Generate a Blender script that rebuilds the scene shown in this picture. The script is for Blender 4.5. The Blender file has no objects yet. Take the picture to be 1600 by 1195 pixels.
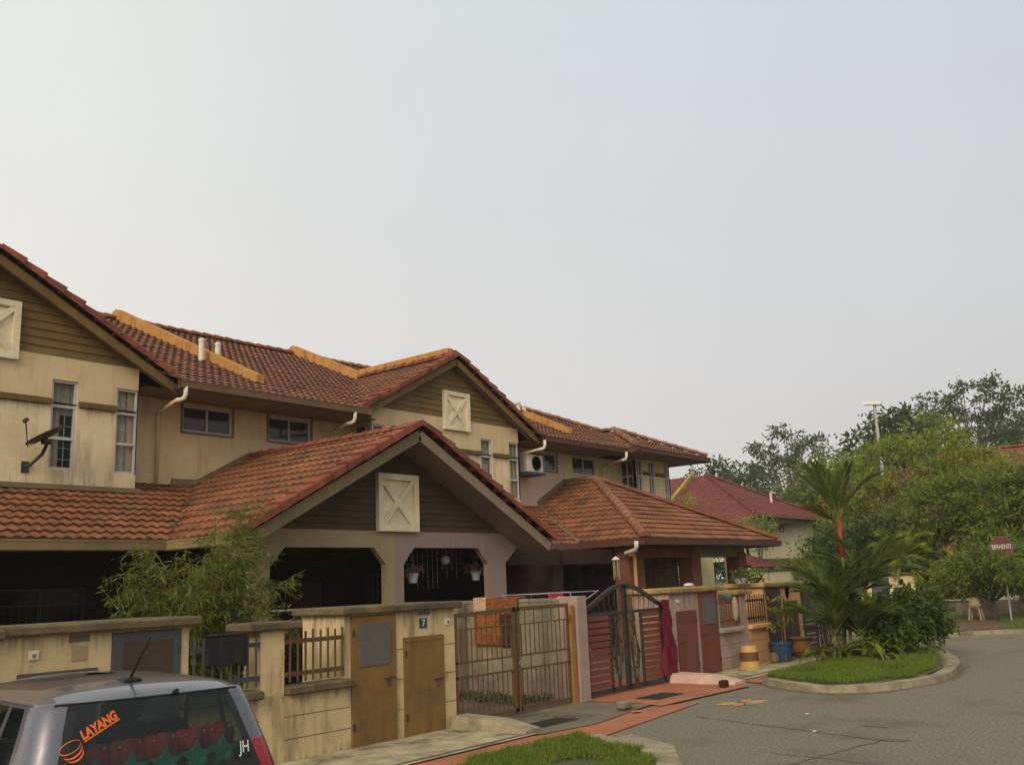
import bpy, bmesh, math, random
import numpy as np
from mathutils import Vector, Matrix
rnd = random.Random(7)
nrg = np.random.default_rng(11)
C = bpy.context.scene.collection

# ------------------------------------------------------------------ camera
def make_camera():
    yaw, pitch, roll, h, f = 0.9052, 0.2067, -0.0425, 1.9, 1508.5
    d = Vector((math.sin(yaw)*math.cos(pitch), math.cos(yaw)*math.cos(pitch), math.sin(pitch)))
    r = Vector((math.cos(yaw), -math.sin(yaw), 0)); u = r.cross(d)
    c, s = math.cos(roll), math.sin(roll)
    r2, u2 = c*r+s*u, -s*r+c*u
    cam = bpy.data.cameras.new('camera'); cam.sensor_width = 36; cam.lens = f/1600*36
    cam.clip_start = 0.05; cam.clip_end = 3000
    o = bpy.data.objects.new('camera', cam); C.objects.link(o)
    M = Matrix((r2, u2, -d)).transposed().to_4x4(); M.translation = Vector((0, 0, h))
    o.matrix_world = M
    bpy.context.scene.camera = o
make_camera()

# ------------------------------------------------------------------ sky, sun, exposure
SUN_AZ, SUN_EL = math.radians(-108), math.radians(30)      # azimuth from +Y towards +X
w = bpy.data.worlds.new('World'); bpy.context.scene.world = w; w.use_nodes = True
nt = w.node_tree; nt.nodes.clear()
sky = nt.nodes.new('ShaderNodeTexSky'); sky.sky_type = 'NISHITA'; sky.sun_disc = False
sky.sun_elevation = SUN_EL; sky.sun_rotation = SUN_AZ
sky.air_density = 0.5; sky.dust_density = 7.0; sky.ozone_density = 1.0
b1 = nt.nodes.new('ShaderNodeBackground'); b1.inputs['Strength'].default_value = 0.05
# hazy brightness of the sky, strongest towards the veiled sun at the left
hz = nt.nodes.new('ShaderNodeBackground'); hz.inputs['Strength'].default_value = 1.0
tc = nt.nodes.new('ShaderNodeTexCoord'); dt = nt.nodes.new('ShaderNodeVectorMath'); dt.operation = 'DOT_PRODUCT'; dt.inputs[1].default_value = (-0.82, 0.47, 0.33)
mr = nt.nodes.new('ShaderNodeMapRange'); mr.inputs['From Min'].default_value = -1; mr.inputs['From Max'].default_value = 1
rp = nt.nodes.new('ShaderNodeValToRGB'); rp.color_ramp.interpolation = 'B_SPLINE'; e = rp.color_ramp.elements
e[0].position = 0.0; e[0].color = (0.48, 0.49, 0.48, 1); e[1].position = 1.0; e[1].color = (1.0, 0.93, 0.80, 1)
x = e.new(0.22); x.color = (0.63, 0.62, 0.60, 1); x = e.new(0.42); x.color = (0.71, 0.69, 0.66, 1); x = e.new(0.60); x.color = (0.80, 0.755, 0.70, 1)
nt.links.new(tc.outputs['Generated'], dt.inputs[0]); nt.links.new(dt.outputs['Value'], mr.inputs['Value']); nt.links.new(mr.outputs[0], rp.inputs['Fac']); sx = nt.nodes.new('ShaderNodeSeparateXYZ'); er = nt.nodes.new('ShaderNodeValToRGB'); er.color_ramp.interpolation = 'EASE'; q_ = er.color_ramp.elements
q_[0].position = 0.02; q_[0].color = (1.0, 0.935, 0.875, 1); q_[1].position = 0.62; q_[1].color = (0.90, 0.99, 1.0, 1)
mm = nt.nodes.new('ShaderNodeMix'); mm.data_type = 'RGBA'; mm.blend_type = 'MULTIPLY'; mm.inputs['Factor'].default_value = 1.0
nt.links.new(tc.outputs['Generated'], sx.inputs[0]); nt.links.new(sx.outputs['Z'], er.inputs['Fac']); nt.links.new(rp.outputs[0], mm.inputs['A']); nt.links.new(er.outputs[0], mm.inputs['B']); 
cn = nt.nodes.new('ShaderNodeTexNoise'); cn.inputs['Scale'].default_value = 2.2; cn.inputs['Detail'].default_value = 5; cn.inputs['Roughness'].default_value = 0.55; nt.links.new(tc.outputs['Generated'], cn.inputs['Vector'])
cm = nt.nodes.new('ShaderNodeMapRange'); cm.inputs['From Min'].default_value = 0.3; cm.inputs['From Max'].default_value = 0.7; cm.inputs['To Min'].default_value = 0.97; cm.inputs['To Max'].default_value = 1.03; nt.links.new(cn.outputs['Fac'], cm.inputs['Value'])
nt.links.new(cm.outputs[0], hz.inputs['Strength']); nt.links.new(mm.outputs['Result'], hz.inputs['Color'])
ad = nt.nodes.new('ShaderNodeAddShader'); wo = nt.nodes.new('ShaderNodeOutputWorld')
nt.links.new(sky.outputs[0], b1.inputs[0]); nt.links.new(b1.outputs[0], ad.inputs[0]); nt.links.new(hz.outputs[0], ad.inputs[1]); nt.links.new(ad.outputs[0], wo.inputs[0])
sd = bpy.data.lights.new('sun', 'SUN'); sd.energy = 1.5; sd.angle = math.radians(26); sd.color = (1.0, 0.84, 0.56)
so = bpy.data.objects.new('sun', sd); C.objects.link(so)
sv = Vector((math.sin(SUN_AZ)*math.cos(SUN_EL), math.cos(SUN_AZ)*math.cos(SUN_EL), math.sin(SUN_EL)))
so.rotation_euler = sv.to_track_quat('Z', 'Y').to_euler(); so.location = (0, 0, 40)
vs = bpy.context.scene.view_settings
vs.view_transform = 'Standard'; vs.look = 'None'; vs.exposure = 0.0; vs.gamma = 1.0; vs.use_curve_mapping = False
bpy.context.scene.cycles.max_bounces = 6

# ------------------------------------------------------------------ materials
def mat(name, col, col2=None, scale=2.0, rough=0.85, stain=None, stain_amt=0.0, streak=False, bump=0.0, bscale=40.0, metal=0.0, spec=0.3, contrast=(0.35, 0.65), coat=0.0, stain_scale=0.8):
    m = bpy.data.materials.new(name); m.use_nodes = True
    t = m.node_tree; N = t.nodes; L = t.links
    p = N['Principled BSDF']; p.inputs['Roughness'].default_value = rough; p.inputs['Metallic'].default_value = metal
    p.inputs['Specular IOR Level'].default_value = spec
    if coat: p.inputs['Coat Weight'].default_value = coat; p.inputs['Coat Roughness'].default_value = 0.05
    g = N.new('ShaderNodeNewGeometry')
    if col2 is None: col2 = tuple(c*0.8 for c in col)
    n1 = N.new('ShaderNodeTexNoise'); n1.inputs['Scale'].default_value = scale; n1.inputs['Detail'].default_value = 8; n1.inputs['Roughness'].default_value = 0.65
    L.new(g.outputs['Position'], n1.inputs['Vector'])
    r1 = N.new('ShaderNodeValToRGB'); r1.color_ramp.elements[0].position = contrast[0]; r1.color_ramp.elements[1].position = contrast[1]
    r1.color_ramp.elements[0].color = (*col2, 1); r1.color_ramp.elements[1].color = (*col, 1)
    L.new(n1.outputs['Fac'], r1.inputs['Fac']); out = r1.outputs['Color']
    if stain:
        mp = N.new('ShaderNodeMapping'); L.new(g.outputs['Position'], mp.inputs['Vector'])
        if streak: mp.inputs['Scale'].default_value = (4.5, 4.5, 0.7)
        n2 = N.new('ShaderNodeTexNoise'); n2.inputs['Scale'].default_value = stain_scale; n2.inputs['Detail'].default_value = 6; n2.inputs['Roughness'].default_value = 0.7
        L.new(mp.outputs[0], n2.inputs['Vector'])
        r2 = N.new('ShaderNodeValToRGB'); r2.color_ramp.elements[0].position = 0.5; r2.color_ramp.elements[1].position = 0.72
        r2.color_ramp.elements[0].color = (0, 0, 0, 1); r2.color_ramp.elements[1].color = (stain_amt,)*3+(1,)
        L.new(n2.outputs['Fac'], r2.inputs['Fac'])
        mx = N.new('ShaderNodeMix'); mx.data_type = 'RGBA'; L.new(r2.outputs['Color'], mx.inputs['Factor']); L.new(out, mx.inputs['A']); mx.inputs['B'].default_value = (*stain, 1)
        out = mx.outputs['Result']
    L.new(out, p.inputs['Base Color'])
    if bump:
        n3 = N.new('ShaderNodeTexNoise'); n3.inputs['Scale'].default_value = bscale; n3.inputs['Detail'].default_value = 4
        L.new(g.outputs['Position'], n3.inputs['Vector'])
        bp = N.new('ShaderNodeBump'); bp.inputs['Strength'].default_value = bump; bp.inputs['Distance'].default_value = 0.02
        L.new(n3.outputs['Fac'], bp.inputs['Height']); L.new(bp.outputs[0], p.inputs['Normal'])
    return m
def drips(m, bands, dark):
    t = m.node_tree; N = t.nodes; L = t.links; p = N['Principled BSDF']; src = p.inputs['Base Color'].links[0].from_socket; g = N['Geometry']
    mp = N.new('ShaderNodeMapping'); mp.inputs['Scale'].default_value = (16, 16, 1.0); L.new(g.outputs['Position'], mp.inputs['Vector'])
    n = N.new('ShaderNodeTexNoise'); n.inputs['Scale'].default_value = 1.0; n.inputs['Detail'].default_value = 4; L.new(mp.outputs[0], n.inputs['Vector'])
    sp = N.new('ShaderNodeSeparateXYZ'); L.new(g.outputs['Position'], sp.inputs[0])
    for z0, z1 in bands:
        mr = N.new('ShaderNodeMapRange'); mr.inputs['From Min'].default_value = z0; mr.inputs['From Max'].default_value = z1; mr.inputs['To Min'].default_value = -.30; mr.inputs['To Max'].default_value = .03; L.new(sp.outputs['Z'], mr.inputs['Value'])
        lt = N.new('ShaderNodeMath'); lt.operation = 'LESS_THAN'; lt.inputs[1].default_value = max(z0, z1)+.02; L.new(sp.outputs['Z'], lt.inputs[0])
        a = N.new('ShaderNodeMath'); a.operation = 'ADD'; L.new(n.outputs['Fac'], a.inputs[0]); L.new(mr.outputs[0], a.inputs[1])
        r = N.new('ShaderNodeMapRange'); r.inputs['From Min'].default_value = .44; r.inputs['From Max'].default_value = .60; r.inputs['To Max'].default_value = .5; L.new(a.outputs[0], r.inputs['Value'])
        ml = N.new('ShaderNodeMath'); ml.operation = 'MULTIPLY'; L.new(r.outputs[0], ml.inputs[0]); L.new(lt.outputs[0], ml.inputs[1])
        mx = N.new('ShaderNodeMix'); mx.data_type = 'RGBA'; L.new(ml.outputs[0], mx.inputs['Factor']); L.new(src, mx.inputs['A']); mx.inputs['B'].default_value = (*dark, 1); src = mx.outputs['Result']
    L.new(src, p.inputs['Base Color'])
def tile_mat(name, a, b, moss, amt):
    m = mat(name, a, b, scale=1.3, rough=0.8, stain=moss, stain_amt=amt, stain_scale=1.6, bump=0.3, bscale=60)
    t = m.node_tree; N = t.nodes; L = t.links; p = N['Principled BSDF']
    src = p.inputs['Base Color'].links[0].from_socket
    g = N['Geometry']
    v = N.new('ShaderNodeTexVoronoi'); v.inputs['Scale'].default_value = 3.2; L.new(g.outputs['Position'], v.inputs['Vector'])
    hs = N.new('ShaderNodeHueSaturation'); mr = N.new('ShaderNodeMapRange'); sp = N.new('ShaderNodeSeparateColor')
    L.new(v.outputs['Color'], sp.inputs[0]); L.new(sp.outputs[0], mr.inputs['Value']); mr.inputs['To Min'].default_value = 0.76; mr.inputs['To Max'].default_value = 1.2
    L.new(mr.outputs[0], hs.inputs['Value']); L.new(src, hs.inputs['Color']); L.new(hs.outputs[0], p.inputs['Base Color'])
    return m
def leaf_mat(name, a, b, c=None, scale=1.2, trans=0.35):
    m = bpy.data.materials.new(name); m.use_nodes = True
    t = m.node_tree; N = t.nodes; L = t.links; p = N['Principled BSDF']; p.inputs['Roughness'].default_value = 0.55; p.inputs['Specular IOR Level'].default_value = 0.25
    g = N.new('ShaderNodeNewGeometry'); n = N.new('ShaderNodeTexNoise'); n.inputs['Scale'].default_value = scale; n.inputs['Detail'].default_value = 12; n.inputs['Roughness'].default_value = 0.8
    L.new(g.outputs['Position'], n.inputs['Vector'])
    r = N.new('ShaderNodeValToRGB'); e = r.color_ramp.elements; e[0].position = 0.32; e[0].color = (*a, 1); e[1].position = 0.68; e[1].color = (*b, 1)
    if c: x = e.new(0.8); x.color = (*c, 1)
    L.new(n.outputs['Fac'], r.inputs['Fac']); L.new(r.outputs[0], p.inputs['Base Color'])
    tr = N.new('ShaderNodeBsdfTranslucent'); L.new(r.outputs[0], tr.inputs['Color'])
    mx = N.new('ShaderNodeMixShader'); mx.inputs[0].default_value = trans
    L.new(p.outputs[0], mx.inputs[1]); L.new(tr.outputs[0], mx.inputs[2]); L.new(mx.outputs[0], N['Material Output'].inputs['Surface'])
    return m
def glass_mat(name, tint=(0.05, 0.06, 0.06), clear=0.5, tc=(0.62, 0.68, 0.65)):
    m = bpy.data.materials.new(name); m.use_nodes = True
    t = m.node_tree; N = t.nodes; L = t.links; p = N['Principled BSDF']
    p.inputs['Base Color'].default_value = (*tint, 1); p.inputs['Roughness'].default_value = 0.06; p.inputs['Specular IOR Level'].default_value = 0.5
    tr = N.new('ShaderNodeBsdfTransparent'); tr.inputs['Color'].default_value = (*tc, 1)
    mx = N.new('ShaderNodeMixShader'); mx.inputs[0].default_value = clear
    L.new(p.outputs[0], mx.inputs[1]); L.new(tr.outputs[0], mx.inputs[2]); L.new(mx.outputs[0], N['Material Output'].inputs['Surface'])
    return m
M = {}
M['cream'] = mat('cream_render', (0.60, 0.465, 0.275), (0.52, 0.40, 0.225), 1.2, 0.9, (0.24, 0.185, 0.11), 0.5, True, 0.15, 60)
M['creamlow'] = mat('cream_wash', (0.66, 0.54, 0.36), (0.54, 0.43, 0.265), 1.5, 0.9, (0.22, 0.175, 0.105), 0.7, True, 0.15, 60)
M['yellowcream'] = mat('yellow_cream_render', (0.62, 0.52, 0.29), (0.55, 0.45, 0.24), 1.0, 0.9, (0.25, 0.2, 0.1), 0.3, True, 0.12, 60)
M['pink'] = mat('pink_render', (0.58, 0.42, 0.33), (0.52, 0.37, 0.29), 1.0, 0.9, (0.25, 0.17, 0.13), 0.3, True, 0.12, 60)
M['lavender'] = mat('lavender_render', (0.265, 0.195, 0.175), (0.23, 0.168, 0.15), 1.2, 0.9, (0.16, 0.11, 0.11), 0.4, True, 0.12, 60)
M['tan'] = mat('tan_render', (0.31, 0.24, 0.14), (0.27, 0.205, 0.115), 1.2, 0.9, (0.16, 0.12, 0.07), 0.4, True, 0.12, 60)
M['orange'] = mat('orange_render', (0.58, 0.31, 0.14), (0.50, 0.26, 0.12), 1.5, 0.9, (0.25, 0.14, 0.08), 0.4, True, 0.12, 60)
M['fence_cream'] = mat('wall_cream', (0.53, 0.405, 0.225), (0.44, 0.33, 0.175), 2.0, 0.9, (0.12, 0.09, 0.05), 0.8, True, 0.2, 50)
drips(M['fence_cream'], ((1.3, 1.62), (0.5, 0.76), (0.22, 0.0)), (0.15, 0.12, 0.07)); drips(M['orange'], ((1.2, 1.62), (0.26, 0.0)), (0.17, 0.10, 0.055)); drips(M['creamlow'], ((5.05, 5.5), (4.35, 3.95)), (0.24, 0.195, 0.12))
M['fence_pink'] = mat('wall_faded_pink', (0.37, 0.265, 0.205), (0.26, 0.185, 0.145), 2.5, 0.9, (0.12, 0.09, 0.07), 0.7, True, 0.2, 50)
drips(M['fence_pink'], ((1.2, 1.62), (0.26, 0.0)), (0.12, 0.085, 0.065))
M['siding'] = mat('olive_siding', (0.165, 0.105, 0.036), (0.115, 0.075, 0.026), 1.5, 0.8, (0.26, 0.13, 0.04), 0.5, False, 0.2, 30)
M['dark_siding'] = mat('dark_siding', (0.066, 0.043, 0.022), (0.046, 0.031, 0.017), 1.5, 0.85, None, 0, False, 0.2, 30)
M['panel'] = mat('panel_offwhite', (0.74, 0.65, 0.46), (0.62, 0.53, 0.35), 3.0, 0.85, (0.22, 0.17, 0.09), 0.55, False, 0.2, 50)
M['tile_low'] = tile_mat('clay_tile_orange', (0.225, 0.086, 0.037), (0.145, 0.057, 0.028), (0.05, 0.038, 0.022), 0.85)
M['tile_up'] = tile_mat('clay_tile_dark', (0.21, 0.088, 0.044), (0.14, 0.059, 0.033), (0.07, 0.042, 0.03), 0.7)
M['tile_red'] = tile_mat('clay_tile_red', (0.15, 0.033, 0.023), (0.12, 0.027, 0.02), (0.11, 0.03, 0.024), 0.5)
M['cap'] = tile_mat('ridge_tile', (0.22, 0.062, 0.03), (0.15, 0.044, 0.024), (0.10, 0.05, 0.03), 0.5)
M['capgrey'] = tile_mat('ridge_tile_weathered', (0.24, 0.12, 0.075), (0.18, 0.075, 0.04), (0.3, 0.09, 0.03), 0.5)
M['parapet'] = mat('ochre_parapet', (0.42, 0.215, 0.055), (0.34, 0.165, 0.045), 2.5, 0.85, (0.10, 0.03, 0.02), 0.85, True, 0.15, 50, stain_scale=1.3)
M['fascia'] = mat('brown_fascia', (0.155, 0.085, 0.042), (0.12, 0.065, 0.033), 2.0, 0.6, (0.06, 0.035, 0.02), 0.5)
M['fascia_dk'] = mat('dark_brown_fascia', (0.085, 0.036, 0.022), (0.065, 0.028, 0.018), 2.0, 0.6)
M['fascia_tan'] = mat('tan_gutter', (0.20, 0.145, 0.07), (0.15, 0.105, 0.05), 2.0, 0.7, (0.07, 0.05, 0.03), 0.5)
M['soffit'] = mat('soffit_board', (0.25, 0.185, 0.14), (0.21, 0.155, 0.115), 1.5, 0.9, (0.15, 0.1, 0.07), 0.4)
M['band'] = mat('brown_band', (0.14, 0.09, 0.03), (0.08, 0.055, 0.025), 4.0, 0.9)
M['pvc'] = mat('white_pvc', (0.60, 0.56, 0.47), (0.50, 0.46, 0.37), 3.0, 0.5, (0.3, 0.25, 0.15), 0.3)
M['pvc_cream'] = mat('painted_pipe', (0.56, 0.42, 0.23), (0.48, 0.36, 0.19), 3.0, 0.7)
M['alu'] = mat('aluminium_frame', (0.45, 0.44, 0.44), (0.38, 0.37, 0.37), 3.0, 0.5)
M['whiteiron'] = mat('white_grille', (0.50, 0.48, 0.45), None, 3.0, 0.6)
M['glass'] = glass_mat('window_glass', clear=0.82, tc=(0.9, 0.92, 0.9))
M['darkglass'] = glass_mat('mesh_window', (0.035, 0.036, 0.038), 0.12)
M['carglass'] = glass_mat('car_glass', (0.010, 0.014, 0.014), 0.50, (0.62, 0.69, 0.66))
M['curtain'] = mat('net_curtain', (0.78, 0.71, 0.62), (0.55, 0.48, 0.42), 6.0, 0.95, (0.45, 0.12, 0.12), 0.5, stain_scale=4.0)
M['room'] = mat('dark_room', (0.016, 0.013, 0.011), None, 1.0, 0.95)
M['shadebrown'] = mat('shade_darkened_brown', (0.032, 0.017, 0.012), (0.024, 0.013, 0.010), 4.0, 0.9, None, 0, False, 0.3, 25)  # brown brick darkened so the porch interior's shade sits in the colour
M['brickred'] = mat('red_brick', (0.17, 0.066, 0.038), (0.12, 0.048, 0.03), 5.0, 0.9, None, 0, False, 0.3, 25)
M['coping'] = mat('mossy_coping', (0.17, 0.125, 0.06), (0.07, 0.055, 0.035), 3.5, 0.95, (0.035, 0.03, 0.022), 0.7, False, 0.4, 30)
M['copingyel'] = mat('yellow_coping', (0.36, 0.24, 0.07), (0.20, 0.13, 0.05), 3.0, 0.95, (0.06, 0.05, 0.035), 0.7, False, 0.4, 30)
M['rust_door'] = mat('ochre_steel_door', (0.20, 0.112, 0.032), (0.13, 0.073, 0.024), 2.5, 0.6, (0.08, 0.035, 0.012), 0.7, True)
M['red_door'] = mat('maroon_door', (0.165, 0.05, 0.03), (0.13, 0.04, 0.025), 2.0, 0.6, (0.07, 0.03, 0.02), 0.4)
M['brown_door'] = mat('dark_brown_door', (0.06, 0.037, 0.026), (0.045, 0.028, 0.02), 2.0, 0.6)
M['slate'] = mat('slate_paint', (0.062, 0.068, 0.072), (0.048, 0.052, 0.056), 3.0, 0.6)
M['greymesh'] = mat('grey_mesh', (0.105, 0.098, 0.092), (0.085, 0.08, 0.075), 6.0, 0.7)
M['ironbrown'] = mat('brown_iron', (0.115, 0.065, 0.028), (0.08, 0.045, 0.022), 5.0, 0.6, (0.16, 0.06, 0.02), 0.5)
M['ironyellow'] = mat('ochre_iron', (0.30, 0.15, 0.035), (0.21, 0.10, 0.03), 4.0, 0.6, (0.09, 0.045, 0.02), 0.6)
M['ironblack'] = mat('black_iron', (0.03, 0.025, 0.022), (0.045, 0.033, 0.025), 5.0, 0.5)
M['slat'] = mat('maroon_slat', (0.165, 0.045, 0.030), (0.13, 0.036, 0.025), 3.0, 0.55)
M['greywall'] = mat('weathered_cement', (0.24, 0.195, 0.135), (0.14, 0.115, 0.08), 2.5, 0.95, (0.06, 0.05, 0.038), 0.8, True, 0.3, 30)
M['pillar'] = mat('mauve_pillar', (0.33, 0.23, 0.205), (0.26, 0.18, 0.16), 3.0, 0.95, (0.12, 0.09, 0.075), 0.5, True, 0.2, 40)
M['concrete'] = mat('dirty_concrete', (0.44, 0.36, 0.22), (0.24, 0.195, 0.125), 2.6, 0.95, (0.022, 0.019, 0.014), 0.97, False, 0.35, 30, stain_scale=1.7)
M['drive'] = mat('grey_driveway', (0.17, 0.14, 0.09), (0.10, 0.083, 0.055), 1.4, 0.95, (0.035, 0.03, 0.02), 0.8, False, 0.3, 40)
M['paving'] = mat('terracotta_paving', (0.36, 0.135, 0.065), (0.28, 0.10, 0.05), 3.0, 0.9, (0.16, 0.085, 0.05), 0.6, False, 0.3, 50)
M['asphalt'] = mat('asphalt', (0.25, 0.21, 0.155), (0.10, 0.085, 0.064), 26.0, 0.95, (0.085, 0.074, 0.058), 0.75, False, 0.7, 120, contrast=(0.36, 0.64), stain_scale=0.55)
M['grit'] = mat('gutter_dirt', (0.10, 0.082, 0.056), (0.15, 0.12, 0.082), 9.0, 0.98, None, 0, False, 0.6, 60)
M['crack'] = mat('tar_patch', (0.115, 0.097, 0.073), None, 5.0, 0.95)
M['kerb'] = mat('concrete_kerb', (0.33, 0.275, 0.18), (0.18, 0.15, 0.098), 4.5, 0.95, (0.06, 0.05, 0.03), 0.85, False, 0.4, 30)
M['kerbpink'] = mat('painted_kerb', (0.52, 0.36, 0.28), (0.38, 0.25, 0.19), 3.0, 0.9, (0.14, 0.1, 0.08), 0.5, False, 0.3, 30)
M['soil'] = mat('bare_soil', (0.13, 0.07, 0.035), (0.09, 0.05, 0.028), 3.0, 0.98, None, 0, False, 0.5, 20)
M['field'] = mat('grassy_ground', (0.07, 0.085, 0.025), (0.05, 0.05, 0.02), 0.8, 0.98, (0.11, 0.07, 0.035), 0.6, False, 0.5, 15)
M['grate'] = mat('drain_iron', (0.032, 0.026, 0.022), (0.022, 0.018, 0.016), 8.0, 0.7)
M['grass'] = leaf_mat('grass_blades', (0.09, 0.14, 0.016), (0.18, 0.23, 0.03), (0.26, 0.21, 0.07), 3.0, 0.4)
M['leaf_dark'] = leaf_mat('dark_leaves', (0.030, 0.052, 0.013), (0.085, 0.118, 0.028))
M['leaf_mid'] = leaf_mat('mid_leaves', (0.060, 0.098, 0.012), (0.18, 0.225, 0.028), (0.28, 0.21, 0.045))
M['leaf_bright'] = leaf_mat('bright_leaves', (0.105, 0.155, 0.015), (0.26, 0.31, 0.036), (0.34, 0.29, 0.05))
M['leaf_yellow'] = leaf_mat('yellow_green_leaves', (0.10, 0.135, 0.014), (0.21, 0.22, 0.028), (0.30, 0.25, 0.05))
M['leaf_bush'] = leaf_mat('bush_leaves', (0.036, 0.066, 0.012), (0.095, 0.14, 0.024), None, 3.0)
M['leaf_fan'] = leaf_mat('fan_palm_leaves', (0.11, 0.155, 0.014), (0.25, 0.29, 0.03), (0.34, 0.30, 0.05))
M['leaf_far'] = leaf_mat('far_leaves', (0.048, 0.070, 0.026), (0.11, 0.135, 0.05), (0.16, 0.14, 0.08))
M['leaf_bamboo'] = leaf_mat('bamboo_leaves', (0.055, 0.085, 0.010), (0.145, 0.175, 0.022), (0.22, 0.19, 0.045), 2.0)
M['frond'] = leaf_mat('palm_leaflets', (0.046, 0.078, 0.015), (0.12, 0.16, 0.030), None, 1.5, 0.25)
M['bark'] = mat('bark', (0.17, 0.135, 0.095), (0.10, 0.08, 0.055), 4.0, 0.95, None, 0, False, 0.5, 20)
M['redstem'] = mat('red_crownshaft', (0.34, 0.020, 0.018), (0.24, 0.018, 0.014), 4.0, 0.5)
M['greenstem'] = mat('green_stem', (0.10, 0.12, 0.03), (0.16, 0.12, 0.05), 5.0, 0.6)
M['steel'] = mat('galvanised_steel', (0.33, 0.33, 0.31), (0.27, 0.27, 0.25), 3.0, 0.5, metal=0.3)
M['lampglass'] = mat('lamp_head_white', (0.75, 0.73, 0.68), None, 2.0, 0.4)
M['carpaint'] = mat('silver_grey_paint', (0.125, 0.122, 0.14), (0.115, 0.112, 0.13), 3.0, 0.3, metal=0.8, spec=0.5, coat=0.7)
M['cartrim'] = mat('black_trim', (0.012, 0.012, 0.013), None, 5.0, 0.35)
M['tyre'] = mat('tyre_rubber', (0.02, 0.02, 0.02), None, 5.0, 0.9)
M['carin'] = mat('car_interior', (0.035, 0.034, 0.034), None, 5.0, 0.9)
M['redlens'] = mat('red_lens', (0.27, 0.006, 0.010), (0.22, 0.005, 0.009), 6.0, 0.22, spec=0.35, coat=0.15)
M['stick_orange'] = mat('orange_vinyl', (0.55, 0.11, 0.015), (0.50, 0.10, 0.015), 3.0, 0.5)
M['stick_white'] = mat('white_vinyl', (0.55, 0.53, 0.50), None, 3.0, 0.5)
M['redcloth'] = mat('red_plush', (0.60, 0.05, 0.08), (0.48, 0.035, 0.06), 8.0, 0.9)
M['greencloth'] = mat('green_plush', (0.05, 0.42, 0.25), (0.035, 0.32, 0.18), 8.0, 0.9)
M['dullgreen'] = mat('green_plastic', (0.045, 0.14, 0.085), (0.03, 0.10, 0.06), 9.0, 0.7)
M['whiteplastic'] = mat('white_plastic', (0.70, 0.68, 0.64), None, 4.0, 0.5)
M['signgreen'] = mat('green_plate', (0.008, 0.075, 0.05), None, 4.0, 0.5)
M['signred'] = mat('red_sign', (0.11, 0.018, 0.018), (0.085, 0.015, 0.015), 3.0, 0.5)
M['bluepot'] = mat('blue_glazed_pot', (0.025, 0.06, 0.12), (0.018, 0.045, 0.09), 4.0, 0.45)
M['claypot'] = mat('clay_pot', (0.24, 0.11, 0.04), (0.16, 0.075, 0.03), 4.0, 0.7)
M['goldpot'] = mat('yellow_pot', (0.42, 0.27, 0.09), (0.34, 0.21, 0.07), 4.0, 0.6)
M['brownpot'] = mat('brown_pot_band', (0.12, 0.05, 0.02), None, 4.0, 0.6)
M['magenta'] = mat('magenta_cloth', (0.15, 0.010, 0.030), (0.085, 0.007, 0.02), 5.0, 0.9)
M['rug_brown'] = mat('brown_shag', (0.26, 0.09, 0.025), (0.13, 0.045, 0.015), 14.0, 0.98, None, 0, False, 1.0, 60)
M['rug_orange'] = mat('orange_shag', (0.27, 0.10, 0.028), (0.17, 0.06, 0.018), 14.0, 0.98, None, 0, False, 1.0, 60)
M['rug_cream'] = mat('cream_shag', (0.50, 0.36, 0.23), (0.38, 0.26, 0.15), 14.0, 0.98, None, 0, False, 1.0, 60)
M['rug_dark'] = mat('dark_shag', (0.06, 0.022, 0.012), (0.04, 0.015, 0.01), 14.0, 0.98, None, 0, False, 1.0, 60)
M['black_cloth'] = mat('black_cloth', (0.016, 0.016, 0.018), None, 6.0, 0.95)
M['beige'] = mat('beige_cloth', (0.30, 0.24, 0.17), None, 6.0, 0.95)
M['pinkflower'] = mat('mauve_flowers', (0.30, 0.14, 0.22), (0.2, 0.1, 0.12), 20.0, 0.9)
M['chalk_orange'] = mat('orange_powder', (0.60, 0.16, 0.05), (0.40, 0.15, 0.07), 20.0, 0.95)
M['chalk_green'] = mat('green_powder', (0.05, 0.20, 0.14), (0.10, 0.18, 0.12), 20.0, 0.95)
M['chalk_yellow'] = mat('yellow_powder', (0.50, 0.33, 0.06), (0.36, 0.25, 0.08), 20.0, 0.95)
M['housewhite'] = mat('pale_render', (0.76, 0.66, 0.44), (0.68, 0.58, 0.38), 1.0, 0.9, (0.3, 0.25, 0.17), 0.3, True)
M['houseolive'] = mat('olive_render', (0.16, 0.135, 0.08), (0.13, 0.11, 0.065), 1.0, 0.9)

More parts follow.
